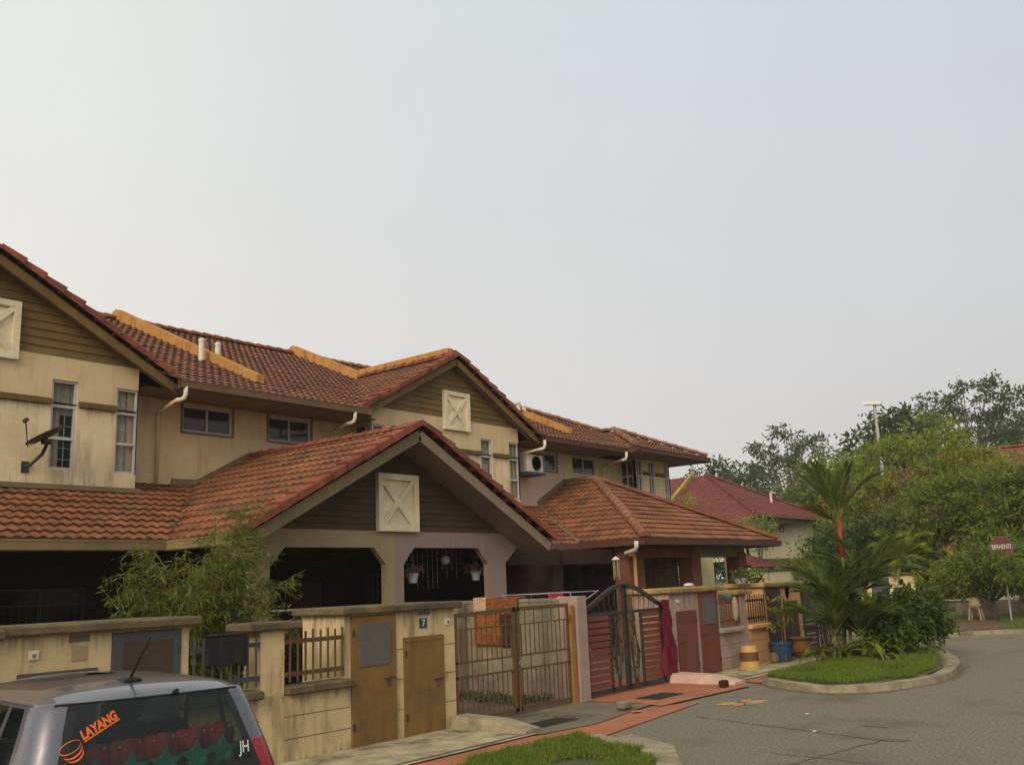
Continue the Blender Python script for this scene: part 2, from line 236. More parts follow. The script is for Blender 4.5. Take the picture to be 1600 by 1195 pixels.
# ------------------------------------------------------------------ mesh helpers
class MB:
    def __init__(s): s.v = []; s.f = []
    def add(s, vs, fs):
        n = len(s.v); s.v.extend([tuple(x) for x in vs]); s.f.extend([tuple(i+n for i in q) for q in fs]); return s
    def quad(s, a, b, c, d): return s.add([a, b, c, d], [(0, 1, 2, 3)])
    def poly(s, pts): return s.add(pts, [tuple(range(len(pts)))])
    def box(s, x0, x1, y0, y1, z0, z1, ch=0.0):
        if ch:
            c = ch; vs = []
            for z, k in ((z0, c), (z0+c, 0), (z1-c, 0), (z1, c)):
                vs += [(x0+k, y0+k, z), (x1-k, y0+k, z), (x1-k, y1-k, z), (x0+k, y1-k, z)]
            fs = [(3, 2, 1, 0), (12, 13, 14, 15)]
            for l in range(3):
                for i in range(4): j = (i+1) % 4; fs.append((l*4+i, l*4+j, l*4+4+j, l*4+4+i))
            return s.add(vs, fs)
        return s.add([(x0, y0, z0), (x1, y0, z0), (x1, y1, z0), (x0, y1, z0), (x0, y0, z1), (x1, y0, z1), (x1, y1, z1), (x0, y1, z1)],
                     [(3, 2, 1, 0), (4, 5, 6, 7), (0, 1, 5, 4), (1, 2, 6, 5), (2, 3, 7, 6), (3, 0, 4, 7)])
    def bar(s, p, q, w, h, up=(0, 0, 1)):
        p = Vector(p); q = Vector(q); d = (q-p).normalized(); u = Vector(up)
        if abs(d.dot(u)) > 0.99: u = Vector((0, 1, 0))
        r = d.cross(u).normalized()*w/2; t = r.cross(d).normalized()*h/2
        vs = [p-r-t, p+r-t, p+r+t, p-r+t, q-r-t, q+r-t, q+r+t, q-r+t]
        return s.add(vs, [(3, 2, 1, 0), (4, 5, 6, 7), (0, 1, 5, 4), (1, 2, 6, 5), (2, 3, 7, 6), (3, 0, 4, 7)])
    def tube(s, pts, rad, n=8, cap=True):
        pts = [Vector(p) for p in pts]; k = len(pts)
        if not hasattr(rad, '__len__'): rad = [rad]*k
        vs = []; pr = None
        for i, p in enumerate(pts):
            d = (pts[min(i+1, k-1)]-pts[max(i-1, 0)]).normalized()
            if pr is None:
                a = Vector((0, 0, 1)) if abs(d.z) < 0.9 else Vector((1, 0, 0)); pr = d.cross(a).normalized()
            else: pr = (pr-d*pr.dot(d)).normalized()
            b = d.cross(pr)
            for j in range(n):
                t = 2*math.pi*j/n; vs.append(p+(pr*math.cos(t)+b*math.sin(t))*rad[i])
        fs = [(i*n+j, i*n+(j+1) % n, (i+1)*n+(j+1) % n, (i+1)*n+j) for i in range(k-1) for j in range(n)]
        if cap: fs += [tuple(range(n-1, -1, -1)), tuple((k-1)*n+j for j in range(n))]
        return s.add(vs, fs)
    def lathe(s, prof, c, n=20):
        vs = [(c[0]+r*math.cos(2*math.pi*j/n), c[1]+r*math.sin(2*math.pi*j/n), c[2]+z) for r, z in prof for j in range(n)]
        k = len(prof)
        fs = [(i*n+j, i*n+(j+1) % n, (i+1)*n+(j+1) % n, (i+1)*n+j) for i in range(k-1) for j in range(n)]
        fs += [tuple(range(n-1, -1, -1)), tuple((k-1)*n+j for j in range(n))]
        return s.add(vs, fs)
    def ball(s, c, r, n=10, m=7):
        if not hasattr(r, '__len__'): r = (r, r, r)
        vs = [(c[0]+r[0]*math.sin(math.pi*i/m)*math.cos(2*math.pi*j/n), c[1]+r[1]*math.sin(math.pi*i/m)*math.sin(2*math.pi*j/n), c[2]+r[2]*math.cos(math.pi*i/m)) for i in range(m+1) for j in range(n)]
        return s.add(vs, [(i*n+j, (i+1)*n+j, (i+1)*n+(j+1) % n, i*n+(j+1) % n) for i in range(m) for j in range(n)])
    def prism(s, pts, vec):
        n = len(pts); v = Vector(vec); a = [Vector(p) for p in pts]
        return s.add(a+[p+v for p in a], [tuple(range(n-1, -1, -1)), tuple(range(n, 2*n))]+[(i, (i+1) % n, n+(i+1) % n, n+i) for i in range(n)])
    def build(s, name, m, parent=None, smooth=False, local=False):
        me = bpy.data.meshes.new(name)
        vs = s.v
        if parent is not None and not local:
            q = parent
            off = Vector((0, 0, 0))
            while q is not None: off += q.location; q = q.parent
            vs = [(v[0]-off.x, v[1]-off.y, v[2]-off.z) for v in vs]
        me.from_pydata(vs, [], s.f)
        if smooth:
            bm = bmesh.new(); bm.from_mesh(me); bmesh.ops.remove_doubles(bm, verts=bm.verts, dist=1e-4); bmesh.ops.recalc_face_normals(bm, faces=bm.faces); bm.to_mesh(me); bm.free()
        me.materials.append(M[m] if isinstance(m, str) else m)
        if smooth: me.shade_smooth()
        me.update()
        o = bpy.data.objects.new(name, me); C.objects.link(o)
        if parent is not None: o.parent = parent
        return o
def tag(o, label=None, cat=None, group=None, kind=None):
    if label: o['label'] = label
    if cat: o['category'] = cat
    if group: o['group'] = group
    if kind: o['kind'] = kind
    return o
def thing(name, label, cat, loc, group=None, rz=0.0):
    o = bpy.data.objects.new(name, None); C.objects.link(o); o.location = loc; o.rotation_euler = (0, 0, rz); o.empty_display_size = 0.2
    return tag(o, label, cat, group)
def part_label(o, l): o['label'] = l; return o

def wallgrid(mb, axis, pos, th, a0, a1, z0, z1, holes=()):
    """upright wall at axis=pos facing the negative side, with rectangular holes (a0,a1,z0,z1)"""
    def P(a, d, z): return (a, pos+d, z) if axis == 'y' else (pos+d, a, z)
    A = sorted({a0, a1, *[min(max(h[i], a0), a1) for h in holes for i in (0, 1)]}); Z = sorted({z0, z1, *[min(max(h[i], z0), z1) for h in holes for i in (2, 3)]})
    for i in range(len(A)-1):
        for j in range(len(Z)-1):
            ca, cz = (A[i]+A[i+1])/2, (Z[j]+Z[j+1])/2
            if any(h[0] < ca < h[1] and h[2] < cz < h[3] for h in holes): continue
            for d in (0, th): mb.quad(P(A[i], d, Z[j]), P(A[i+1], d, Z[j]), P(A[i+1], d, Z[j+1]), P(A[i], d, Z[j+1]))
    rects = [(a0, a1, z0, z1)]+list(holes)
    for r in rects:
        b0, b1, c0, c1 = max(r[0], a0), min(r[1], a1), max(r[2], z0), min(r[3], z1)
        for u, v in (((b0, c0), (b1, c0)), ((b1, c0), (b1, c1)), ((b1, c1), (b0, c1)), ((b0, c1), (b0, c0))):
            mb.quad(P(u[0], 0, u[1]), P(v[0], 0, v[1]), P(v[0], th, v[1]), P(u[0], th, u[1]))
    return mb

def tiles(mb, P0, U, V, poly, course=0.335, wave=0.2, amp=0.034, step=0.042, seg=8):
    P0, U, V = Vector(P0), Vector(U).normalized(), Vector(V).normalized()
    Nn = U.cross(V).normalized()
    if Nn.z < 0: Nn = -Nn
    vmin, vmax = min(p[1] for p in poly), max(p[1] for p in poly)
    def span(v):
        v = min(max(v, vmin+1e-5), vmax-1e-5); xs = []
        for i in range(len(poly)):
            (u0, v0), (u1, v1) = poly[i], poly[(i+1) % len(poly)]
            if (v0 <= v < v1) or (v1 <= v < v0): xs.append(u0+(u1-u0)*(v-v0)/(v1-v0))
        return (min(xs), max(xs)) if len(xs) > 1 else None
    n = int(math.ceil((vmax-vmin)/course)); du = wave/seg
    for i in range(n):
        v0, v1 = vmin+i*course, min(vmin+(i+1)*course, vmax)
        a, b = span(v0), span(v1)
        if not a or not b: continue
        lo, hi = min(a[0], b[0]), max(a[1], b[1])
        ks = list(range(int(math.floor(lo/du)), int(math.ceil(hi/du))+1))
        vs = []; jit = [0]*3
        for kk in ks:
            u = kk*du; ph = (u/wave) % 1.0; hgt = amp*(0.5-0.5*math.cos(2*math.pi*ph))**0.8
            js = 0.006*math.sin(math.floor(u/wave)*12.9898+i*78.233)
            ub, ut = min(max(u, a[0]), a[1]), min(max(u, b[0]), b[1])
            vs.append(P0+U*ub+V*(v0-0.012+js)+Nn*(step+hgt+js*0.7)); vs.append(P0+U*ut+V*v1+Nn*hgt*0.92)
            vs.append(P0+U*ub+V*(v0+js)+Nn*(-0.012))
        fs = []
        for q in range(len(ks)-1):
            p = 3*q; fs.append((p, p+3, p+4, p+1)); fs.append((p+2, p+5, p+3, p))
        mb.add(vs, fs)
    return mb
def underside(mb, P0, U, V, poly, off=-0.06):
    P0, U, V = Vector(P0), Vector(U).normalized(), Vector(V).normalized(); Nn = U.cross(V).normalized()
    if Nn.z < 0: Nn = -Nn
    return mb.poly([P0+U*a+V*b+Nn*off for a, b in poly])
def plane_tiles(mt, mu, pts, eave_dir, up_dir, **k):
    """pts are 3-D corners of one roof plane; the first lies on the eave"""
    P0 = Vector(pts[0]); U = Vector(eave_dir).normalized(); V = Vector(up_dir).normalized()
    poly = [((Vector(p)-P0).dot(U), (Vector(p)-P0).dot(V)) for p in pts]
    mv = min(q[1] for q in poly)
    if mv < 0: P0 = P0+V*mv; poly = [(a, b-mv) for a, b in poly]
    tiles(mt, P0, U, V, poly, **k)
    if mu is not None: underside(mu, P0, U, V, poly)
def caps(mb, p, q, r=0.13, seg=0.38, n=7, lift=0.02, square=False):
    p, q = Vector(p), Vector(q); L = (q-p).length; d = (q-p)/L; k = max(1, int(round(L/seg))); s = L/k
    side = d.cross(Vector((0, 0, 1))).normalized(); up = side.cross(d).normalized()
    for i in range(k):
        a, b = p+d*(i*s-0.03), p+d*((i+1)*s+0.02)
        vs = []
        r1 = r*(1+.05*math.sin(i*5.3+p.x*3))
        for c, rr in ((a, r1*1.14), (b, r1*0.82)):
            for j in range(n):
                t = math.pi*j/(n-1); vx, vz = math.cos(t), math.sin(t)
                if square: vx = max(-0.8, min(0.8, vx*1.3)); vz = min(0.8, vz*1.3)
                vs.append(c+side*rr*vx+up*(rr*vz*0.95+lift))
        fs = [(j, j+1, n+j+1, n+j) for j in range(n-1)]+[tuple(range(n-1, -1, -1)), tuple(range(n, 2*n))]
        mb.add(vs, fs)
    return mb
def siding(mb, y, xa, xb, z0, ztop, course=0.155):
    """lap boards in the plane y between the functions xa(z) and xb(z)"""
    z = z0
    while z < ztop-0.02:
        z1 = min(z+course, ztop)
        a0, b0, a1, b1 = xa(z), xb(z), xa(z1), xb(z1)
        if b0-a0 > 0.01:
            b1 = max(b1, a1)
            mb.quad((a0, y-0.028, z), (b0, y-0.028, z), (b1, y-0.004, z1), (a1, y-0.004, z1))
            mb.quad((a0, y, z), (b0, y, z), (b0, y-0.028, z), (a0, y-0.028, z))
        z = z1
    return mb
def leaves(name, P, D, Ln, Wd, m, parent=None, seedmat=None, up=0.6):
    """many flat pointed leaves as one mesh: base points P, directions D, lengths, widths"""
    P = np.asarray(P, float); D = np.asarray(D, float); n = len(P)
    D = D/np.linalg.norm(D, axis=1, keepdims=True)
    R = nrg.normal(size=(n, 3)); R[:, 2] += up*2
    S = np.cross(D, R); S /= np.linalg.norm(S, axis=1, keepdims=True)+1e-9
    Ln = np.broadcast_to(Ln, (n,))[:, None]; Wd = np.broadcast_to(Wd, (n,))[:, None]
    Nn = np.cross(D, S)
    V = np.stack([P, P+D*Ln*0.45+S*Wd*0.5+Nn*Wd*0.12, P+D*Ln-np.array([0, 0, 1])*Ln*0.10, P+D*Ln*0.45-S*Wd*0.5+Nn*Wd*0.12], 1).reshape(-1, 3)
    if parent is not None:
        q = parent; off = Vector((0, 0, 0))
        while q is not None: off += q.location; q = q.parent
        V = V-np.array(off)
    me = bpy.data.meshes.new(name); me.vertices.add(4*n); me.vertices.foreach_set('co', V.ravel())
    me.loops.add(4*n); me.loops.foreach_set('vertex_index', np.arange(4*n)); me.polygons.add(n)
    me.polygons.foreach_set('loop_start', np.arange(n)*4); me.polygons.foreach_set('loop_total', np.full(n, 4))
    me.update(); me.validate(); me.materials.append(M[m])
    o = bpy.data.objects.new(name, me); C.objects.link(o)
    if parent is not None: o.parent = parent
    return o
def text_mesh(name, txt, size, m, parent, mat4, extrude=0.003, bold=0.0, shear=0.0, align='CENTER'):
    cu = bpy.data.curves.new(name, 'FONT'); cu.body = txt; cu.size = size; cu.extrude = extrude; cu.offset = bold; cu.shear = shear; cu.align_x = align; cu.align_y = 'CENTER'; cu.resolution_u = 3
    to = bpy.data.objects.new(name+'_curve', cu); C.objects.link(to)
    dg = bpy.context.evaluated_depsgraph_get(); me = bpy.data.meshes.new_from_object(to.evaluated_get(dg))
    bpy.data.objects.remove(to); me.transform(mat4); me.materials.clear(); me.materials.append(M[m])
    o = bpy.data.objects.new(name, me); C.objects.link(o)
    if parent is not None: o.parent = parent
    return o
def structure(name, mb, m): return tag(mb.build(name, m), kind='structure')

# ------------------------------------------------------------------ ground, road, paving
structure('ground', MB().add([(900*math.cos(i*math.pi/24), 900*math.sin(i*math.pi/24), -0.06) for i in range(48)], [tuple(range(48))]), 'field')
structure('yard', MB().quad((-30, 9.2, 0.0), (33, 9.2, 0.0), (33, 40, 0.0), (-30, 40, 0.0)), 'drive')
structure('road', MB().poly([(-60, -40, 0.0), (30.3, -40, 0.0), (30.3, 6.9, 0.0), (29.2, 7.6, 0.0), (29.2, 9.3, 0.0), (-60, 9.3, 0.0)]), 'asphalt')
ap = MB()
ap.quad((-30, 7.95, 0.030), (10.35, 7.95, 0.030), (10.35, 9.42, 0.030), (-30, 9.42, 0.030))
ap.quad((16.35, 8.25, 0.030), (22.75, 8.35, 0.030), (22.75, 9.42, 0.030), (16.35, 9.42, 0.030))
for i in range(1, 9): ap.quad((10.35-i*1.6, 7.95, 0.031), (10.35-i*1.6+0.02, 7.95, 0.031), (10.35-i*1.6+0.02, 8.7, 0.031), (10.35-i*1.6, 8.7, 0.031))
structure('drain_apron', ap, 'concrete')
dl = MB()
for x0, x1, y in ((-10, 10.3, 8.02), (16.6, 22.5, 8.42)): dl.box(x0, x1, y, y+0.05, 0.031, 0.037)
structure('drain_edge', dl, 'crack')
structure('driveway', MB().poly([(10.35, 7.9, 0.022), (11.4, 7.75, 0.022), (13.45, 8.1, 0.022), (13.45, 14, 0.022), (10.35, 14, 0.022)]), 'drive')
pv = MB()
pv.poly([(-20, 7.0, 0.012), (9.6, 7.2, 0.012), (10.2, 7.05, 0.012), (14.0, 7.55, 0.012), (13.3, 8.0, 0.012), (10.4, 7.88, 0.012), (9.95, 8.1, 0.012), (-20, 8.0, 0.012)])
structure('footpath', pv, 'paving')
structure('paved_entrance', MB().poly([(13.3, 7.85, 0.026), (16.2, 7.75, 0.026), (16.6, 8.1, 0.026), (16.35, 14, 0.026), (13.45, 14, 0.026), (13.47, 8.3, 0.026)]), 'paving')
structure('pavement', MB().poly([(16.6, 7.55, 0.018), (17.4, 7.4, 0.018), (24.4, 8.2, 0.018), (24.4, 9.4, 0.018), (22.8, 9.4, 0.018), (22.8, 8.4, 0.018), (17, 8.4, 0.018)]), 'paving')
structure('far_verge', MB().poly([(30.6, -40, 0.10), (60, -40, 0.10), (60, 40, 0.10), (33.5, 40, 0.10), (32.5, 9.3, 0.10), (29.6, 8.1, 0.10), (30.6, 7.2, 0.10)]), 'field')
structure('bare_soil_patch', MB().poly([(30.9, 6.9, 0.104), (33.0, 7.2, 0.104), (36.5, 8.5, 0.104), (37.6, 10.3, 0.104), (33.0, 9.2, 0.104), (30.0, 8.0, 0.104)]), 'soil')
def kerb_run(pts, w=0.34, h=0.115, seg=1.0):
    mb = MB(); out = []
    for i in range(len(pts)-1):
        a, b = Vector((*pts[i], 0)), Vector((*pts[i+1], 0)); k = max(1, round((b-a).length/seg))
        for j in range(k): out.append(a+(b-a)*j/k)
    out.append(Vector((*pts[-1], 0)))
    prof = [(-w/2, 0.0), (-w/2+0.10, h*0.85), (-w/2+0.14, h), (w/2, h), (w/2, -0.02)]
    rows = []
    for i, p in enumerate(out):
        d = (out[min(i+1, len(out)-1)]-out[max(i-1, 0)]).normalized(); r = Vector((d.y, -d.x, 0))
        jx, jz = rnd.uniform(-.018, .018), rnd.uniform(.86, 1.08)
        rows.append([p+r*(-q[0]+(jx if 0 < k_ < 3 else 0))+Vector((0, 0, q[1]*jz)) for k_, q in enumerate(prof)])
    for i in range(len(rows)-1):
        for j in range(len(prof)-1): mb.quad(rows[i][j], rows[i+1][j], rows[i+1][j+1], rows[i][j+1])
    mb.poly(rows[0]); mb.poly(rows[-1][::-1])
    return mb
def smooth_path(pts, it=2):
    for _ in range(it):
        q = [pts[0]]
        for a, b in zip(pts[:-1], pts[1:]): q += [(a[0]*.75+b[0]*.25, a[1]*.75+b[1]*.25), (a[0]*.25+b[0]*.75, a[1]*.25+b[1]*.75)]
        pts = q+[pts[-1]]
    return pts
K2 = smooth_path([(16.75, 7.6), (15.95, 6.6), (15.9, 5.75), (17.4, 5.15), (19.2, 5.25), (20.9, 5.65), (23.0, 6.45), (24.2, 7.2), (24.35, 8.0)])
K1 = smooth_path([(10.1, 6.95), (9.95, 6.4), (9.35, 5.45), (8.5, 4.9), (7.0, 4.7), (-20, 4.7)])
structure('kerb', kerb_run(K1[::-1], seg=0.35), 'kerb'); structure('kerb', kerb_run(K2[::-1], seg=0.35), 'kerb')
structure('kerb', kerb_run([(29.0, 7.75), (30.1, 7.55), (30.4, 6.6), (30.4, -30)][::-1], seg=1.0), 'kerb')
V1 = [(x+0*0, y) for x, y in [(9.9, 7.05), (9.7, 6.5), (9.15, 5.65), (8.4, 5.1), (7.0, 4.9), (-20, 4.9)]]+[(-20, 7.1), (8.9, 7.15)]
V2 = [(16.9, 7.75), (16.2, 6.6), (16.2, 5.95), (17.5, 5.4), (19.2, 5.5), (20.8, 5.9), (22.8, 6.65), (23.9, 7.3), (24.0, 8.0), (20.5, 7.95)]
structure('verge_soil', MB().poly([(x, y, 0.10) for x, y in V1]), 'field'); structure('verge_soil', MB().poly([(20.2+(x-20.2)*1.045, 6.85+(y-6.85)*1.09, 0.092) for x, y in V2]), 'field')
structure('kerb_apron', MB().poly([(9.55, 5.45, 0.006), (10.4, 6.0, 0.006), (10.9, 6.9, 0.006), (10.2, 7.0, 0.006), (9.95, 6.3, 0.006)]), 'kerb')
def inpoly(p, poly):
    c = False; n = len(poly)
    for i in range(n):
        (x0, y0), (x1, y1) = poly[i], poly[(i+1) % n]
        if (y0 > p[1]) != (y1 > p[1]) and p[0] < (x1-x0)*(p[1]-y0)/(y1-y0)+x0: c = not c
    return c
def grass_patch(poly, n, hgt, x0, x1, y0, y1, zb=0.10):
    mx, my = sum(p[0] for p in poly)/len(poly), sum(p[1] for p in poly)/len(poly)
    P = []
    while len(P) < n:
        p = (rnd.uniform(x0, x1), rnd.uniform(y0, y1))
        spill = 1.0+.03*math.sin(p[0]*7.3+p[1]*5.1)*math.sin(p[0]*2.9)
        if inpoly((mx+(p[0]-mx)*spill, my+(p[1]-my)*spill), poly) and math.sin(p[0]*3.1+p[1]*1.7)+math.sin(p[0]*1.3-p[1]*4.2) > -1.45+rnd.random()*.9: P.append((p[0], p[1], zb))
    P = np.array(P); D = nrg.normal(size=(n, 3))*0.45; D[:, 2] = 1.0
    return tag(leaves('grass', P, D, nrg.uniform(0.5, 1.2, n)*hgt, 0.010, 'grass', up=0.0), kind='stuff')
grass_patch(V1, 26000, 0.10, 6.0, 10.0, 4.8, 7.2)
grass_patch(V2, 42000, 0.12, 16.1, 24.1, 5.3, 8.0)
grass_patch([(31, 0), (60, 0), (60, 8.4), (36.5, 8.4), (33.3, 7.1), (31, 6.8)], 12000, 0.16, 31, 44, 2, 8.4)
def flat_strip(pts, w, z):
    mb = MB(); rows = []
    for i, p in enumerate(pts):
        a, b = Vector((*pts[max(i-1, 0)], 0)), Vector((*pts[min(i+1, len(pts)-1)], 0)); d = (b-a).normalized(); r = Vector((-d.y, d.x, 0))*w*(0.5+0.5*rnd.random())
        rows.append((Vector((*p, z))-r, Vector((*p, z))+r))
    for a, b in zip(rows[:-1], rows[1:]): mb.quad(a[0], b[0], b[1], a[1])
    return mb
cr = MB()
def wob(a, b, n, j): return [(a[0]+(b[0]-a[0])*i/n+rnd.uniform(-j, j), a[1]+(b[1]-a[1])*i/n+rnd.uniform(-j, j)) for i in range(n+1)]
for a, b, ww in (((12.6, 6.9), (11.6, 3.9), .035), ((10.4, 4.8), (10.1, 2.9), .025), ((11.6, 4.0), (9.6, 4.4), .03)):
    s = flat_strip(wob(a, b, 24, .035), ww*.55, 0.005); cr.add(s.v, s.f)
for cx, cy, rx, ry in ((11.7, 3.9, .10, .22), (10.3, 1.9, .09, .10), (10.75, 1.75, .07, .12), (12.6, 4.4, .05, .2)):
    cr.poly([(cx+rx*math.cos(t*.5236)*rnd.uniform(.7, 1.1), cy+ry*math.sin(t*.5236)*rnd.uniform(.7, 1.1), 0.005) for t in range(12)])
structure('road_cracks', cr, 'crack')
def grit(pts, w, off):
    mb = MB(); rows = []
    for i in range(len(pts)-1):
        a, b = Vector((*pts[i], 0)), Vector((*pts[i+1], 0)); k = max(1, int((b-a).length/.15))
        for j in range(k):
            d = (b-a).normalized(); r = Vector((d.y, -d.x, 0)); p = a+(b-a)*j/k; rows.append((p+r*off+Vector((0, 0, .003)), p+r*(off+w*rnd.uniform(.3, 1.2))+Vector((0, 0, .003))))
    for a, b in zip(rows[:-1], rows[1:]): mb.quad(a[0], b[0], b[1], a[1])
    return mb
structure('gutter_grit', grit(K2, .22, .12), 'grit'); structure('gutter_grit', grit(K1, .20, .12), 'grit')

# ------------------------------------------------------------------ terraced houses
B = [1.11, 7.28, 13.45, 19.62, 25.79, 31.96]
KM, YE, ZE, YR = 0.445, 16.95, 6.2, 24.2             # main roof: pitch, eave y, eave z, ridge y
ZR = ZE+KM*(YR-YE)
zmain = lambda y: ZE+KM*(y-YE)
YG, YW = 17.43, 18.17                                # gable wall and recessed wall
KP, ZP, YPF, YL = 0.52, 2.87, 12.9, 14.9             # porch roofs
KL = 0.42
KG, GH = 0.53, 3.62                                  # front gable pitch and half span
CG = {1: 7.22, 3: 19.42}                             # gable centres
CP, HP = 13.42, 4.05                                 # porch gable centre and half span
CH = 25.70                                           # hipped porch centre
UPM, UPL = Vector((0, 1, KM)), Vector((0, 1, KL))

def make_window(root, x0, x1, z0, z1, y, transoms=(), mull=(), frame='alu', glass='glass', grille=True, curtain=None, axis='y', fw=0.045):
    """window set in a wall facing the negative axis; y is the outer face of the frame"""
    def P(a, d, z): return (a, y+d, z) if axis == 'y' else (y+d, a, z)
    def bx(mb, a0, a1, d0, d1, c0, c1):
        p, q = P(a0, d0, c0), P(a1, d1, c1); mb.box(min(p[0], q[0]), max(p[0], q[0]), min(p[1], q[1]), max(p[1], q[1]), c0, c1)
    fr = MB()
    bx(fr, x0, x0+fw, 0, .07, z0, z1); bx(fr, x1-fw, x1, 0, .07, z0, z1); bx(fr, x0+fw, x1-fw, 0, .07, z0, z0+fw); bx(fr, x0+fw, x1-fw, 0, .07, z1-fw, z1)
    for t in transoms: bx(fr, x0+fw, x1-fw, .003, .06, t-fw*.55, t+fw*.55)
    for t in mull: bx(fr, t-fw*.5, t+fw*.5, .005, .058, z0+fw, z1-fw)
    f = fr.build('window', frame, root)
    pn = MB(); pn.quad(P(x0+.02, .035, z0+.02), P(x1-.02, .035, z0+.02), P(x1-.02, .035, z1-.02), P(x0+.02, .035, z1-.02)); pn.build('pane', glass, f)
    if grille:
        g = MB(); n = max(2, int((x1-x0)/.13)); k = max(2, int((z1-z0)/.2))
        for i in range(1, n): a = x0+(x1-x0)*i/n; bx(g, a-.006, a+.006, .10, .112, z0+.02, z1-.02)
        for i in range(1, k): c = z0+(z1-z0)*i/k; bx(g, x0+.02, x1-.02, .113, .125, c-.006, c+.006)
        g.build('grille', 'ironblack' if frame == 'slate' else 'whiteiron', f)
    if curtain:
        for a, b, cz0, cz1 in [(a, b, z0+.03, z1-.03) for a, b in curtain]+[(0, 1, z1-.62, z1-.03)]:
            c = MB(); n = 26; prev = None
            for i in range(n+1):
                u = x0+(x1-x0)*(a+(b-a)*i/n); d = .165+.026*math.sin(i*1.9)+.01*math.sin(i*4.3)+(.03 if cz0 > z0+.5 else 0)
                tie = 0.0 if abs(b-a) > .9 else .5*(b-a)*(x1-x0)*(1 if a == 0 else 0)
                cur = (P(u, d, cz0), P(u, d, cz1))
                if prev: c.quad(prev[0], cur[0], cur[1], prev[1])
                prev = cur
            c.build('curtain', 'curtain', f, smooth=True)
    return f

def gutter(root, p, q, out, mname, h=0.15, w=0.13):
    """eaves gutter: bottom, back and lip with a rolled edge, running p to q"""
    p, q, o = Vector(p), Vector(q), Vector(out); mb = MB()
    mb.bar(p+o*w*.5, q+o*w*.5, w, .02); mb.bar(p+o*(w)+Vector((0, 0, h*.45)), q+o*w+Vector((0, 0, h*.45)), .018, h*.9); mb.bar(p+o*w+Vector((0, 0, h*.93)), q+o*w+Vector((0, 0, h*.93)), .035, .03)
    mb.bar(p+Vector((0, 0, h*.5)), q+Vector((0, 0, h*.5)), .025, h*1.25)
    return mb.build('gutter', mname, root)

def elbow(root, gx, wx, gy=16.84, wy=18.08, gz=6.04, zb=4.25, white=True):
    a = MB().tube([(gx, gy, gz+.03), (gx, gy, gz-.12), (gx-.01, gy+.03, gz-.20), (gx-.05, gy+.10, gz-.23), (gx-.10, gy+.16, gz-.235)], .046, 10)
    a.build('rainwater_elbow', 'pvc', root, smooth=True)
    b = MB().tube([(gx-.10, gy+.16, gz-.235), (wx, wy-.03, gz-.27), (wx, wy, gz-.36), (wx, wy, zb)], .036, 8)
    b.build('downpipe', 'pvc_cream', root, smooth=True)

def x_panel(root, cx, cz, y, w=1.06, hh=1.08, d=0.09):
    mb = MB(); x0, x1, z0, z1 = cx-w/2, cx+w/2, cz-hh/2, cz+hh/2; t = .12
    mb.box(x0, x0+t, y-d, y, z0, z1, .008); mb.box(x1-t, x1, y-d, y, z0, z1, .008); mb.box(x0+t, x1-t, y-d+.003, y, z0, z0+t, .008); mb.box(x0+t, x1-t, y-d+.003, y, z1-t, z1, .008)
    mb.box(x0+t, x1-t, y-.022, y, z0+t, z1-t)
    mb.bar((x0+t*.8, y-.06, z0+t*.8), (x1-t*.8, y-.06, z1-t*.8), .07, .085, (0, 1, 0)) if False else None
    for s in (0, 1):
        p = Vector((x0+t*.9, 0, (z0+t*.9) if s == 0 else (z1-t*.9))); q = Vector((x1-t*.9, 0, (z1-t*.9) if s == 0 else (z0+t*.9)))
        dd = (q-p).normalized(); r = Vector((-dd.z, 0, dd.x))*.05
        mb.prism([p-r+Vector((0, y-.075+.004*s, 0)), q-r+Vector((0, y-.075+.004*s, 0)), q+r+Vector((0, y-.075+.004*s, 0)), p+r+Vector((0, y-.075+.004*s, 0))], (0, .052, 0))
    return mb.build('vent_panel', 'panel', root)

def pent(mb, y, th, pts):   # polygon wall slab in plane y
    mb.prism([(x, y, z) for x, z in pts], (0, th, 0))

house_label = {
 1: 'cream terraced house behind the 7 plate and the rusty brown double gate',
 2: 'terraced house with the lavender half of the porch, between cream and pink neighbours',
 3: 'pink terraced house with an air conditioner beside its upper window',
 4: 'yellow-cream end house with a hipped bay and tall corner windows'}
H = {i: thing('terraced_house', house_label[i], 'house', ((B[i]+B[i+1])/2, 18.0, 0), 'terraced houses along the lane') for i in (1, 2, 3, 4)}

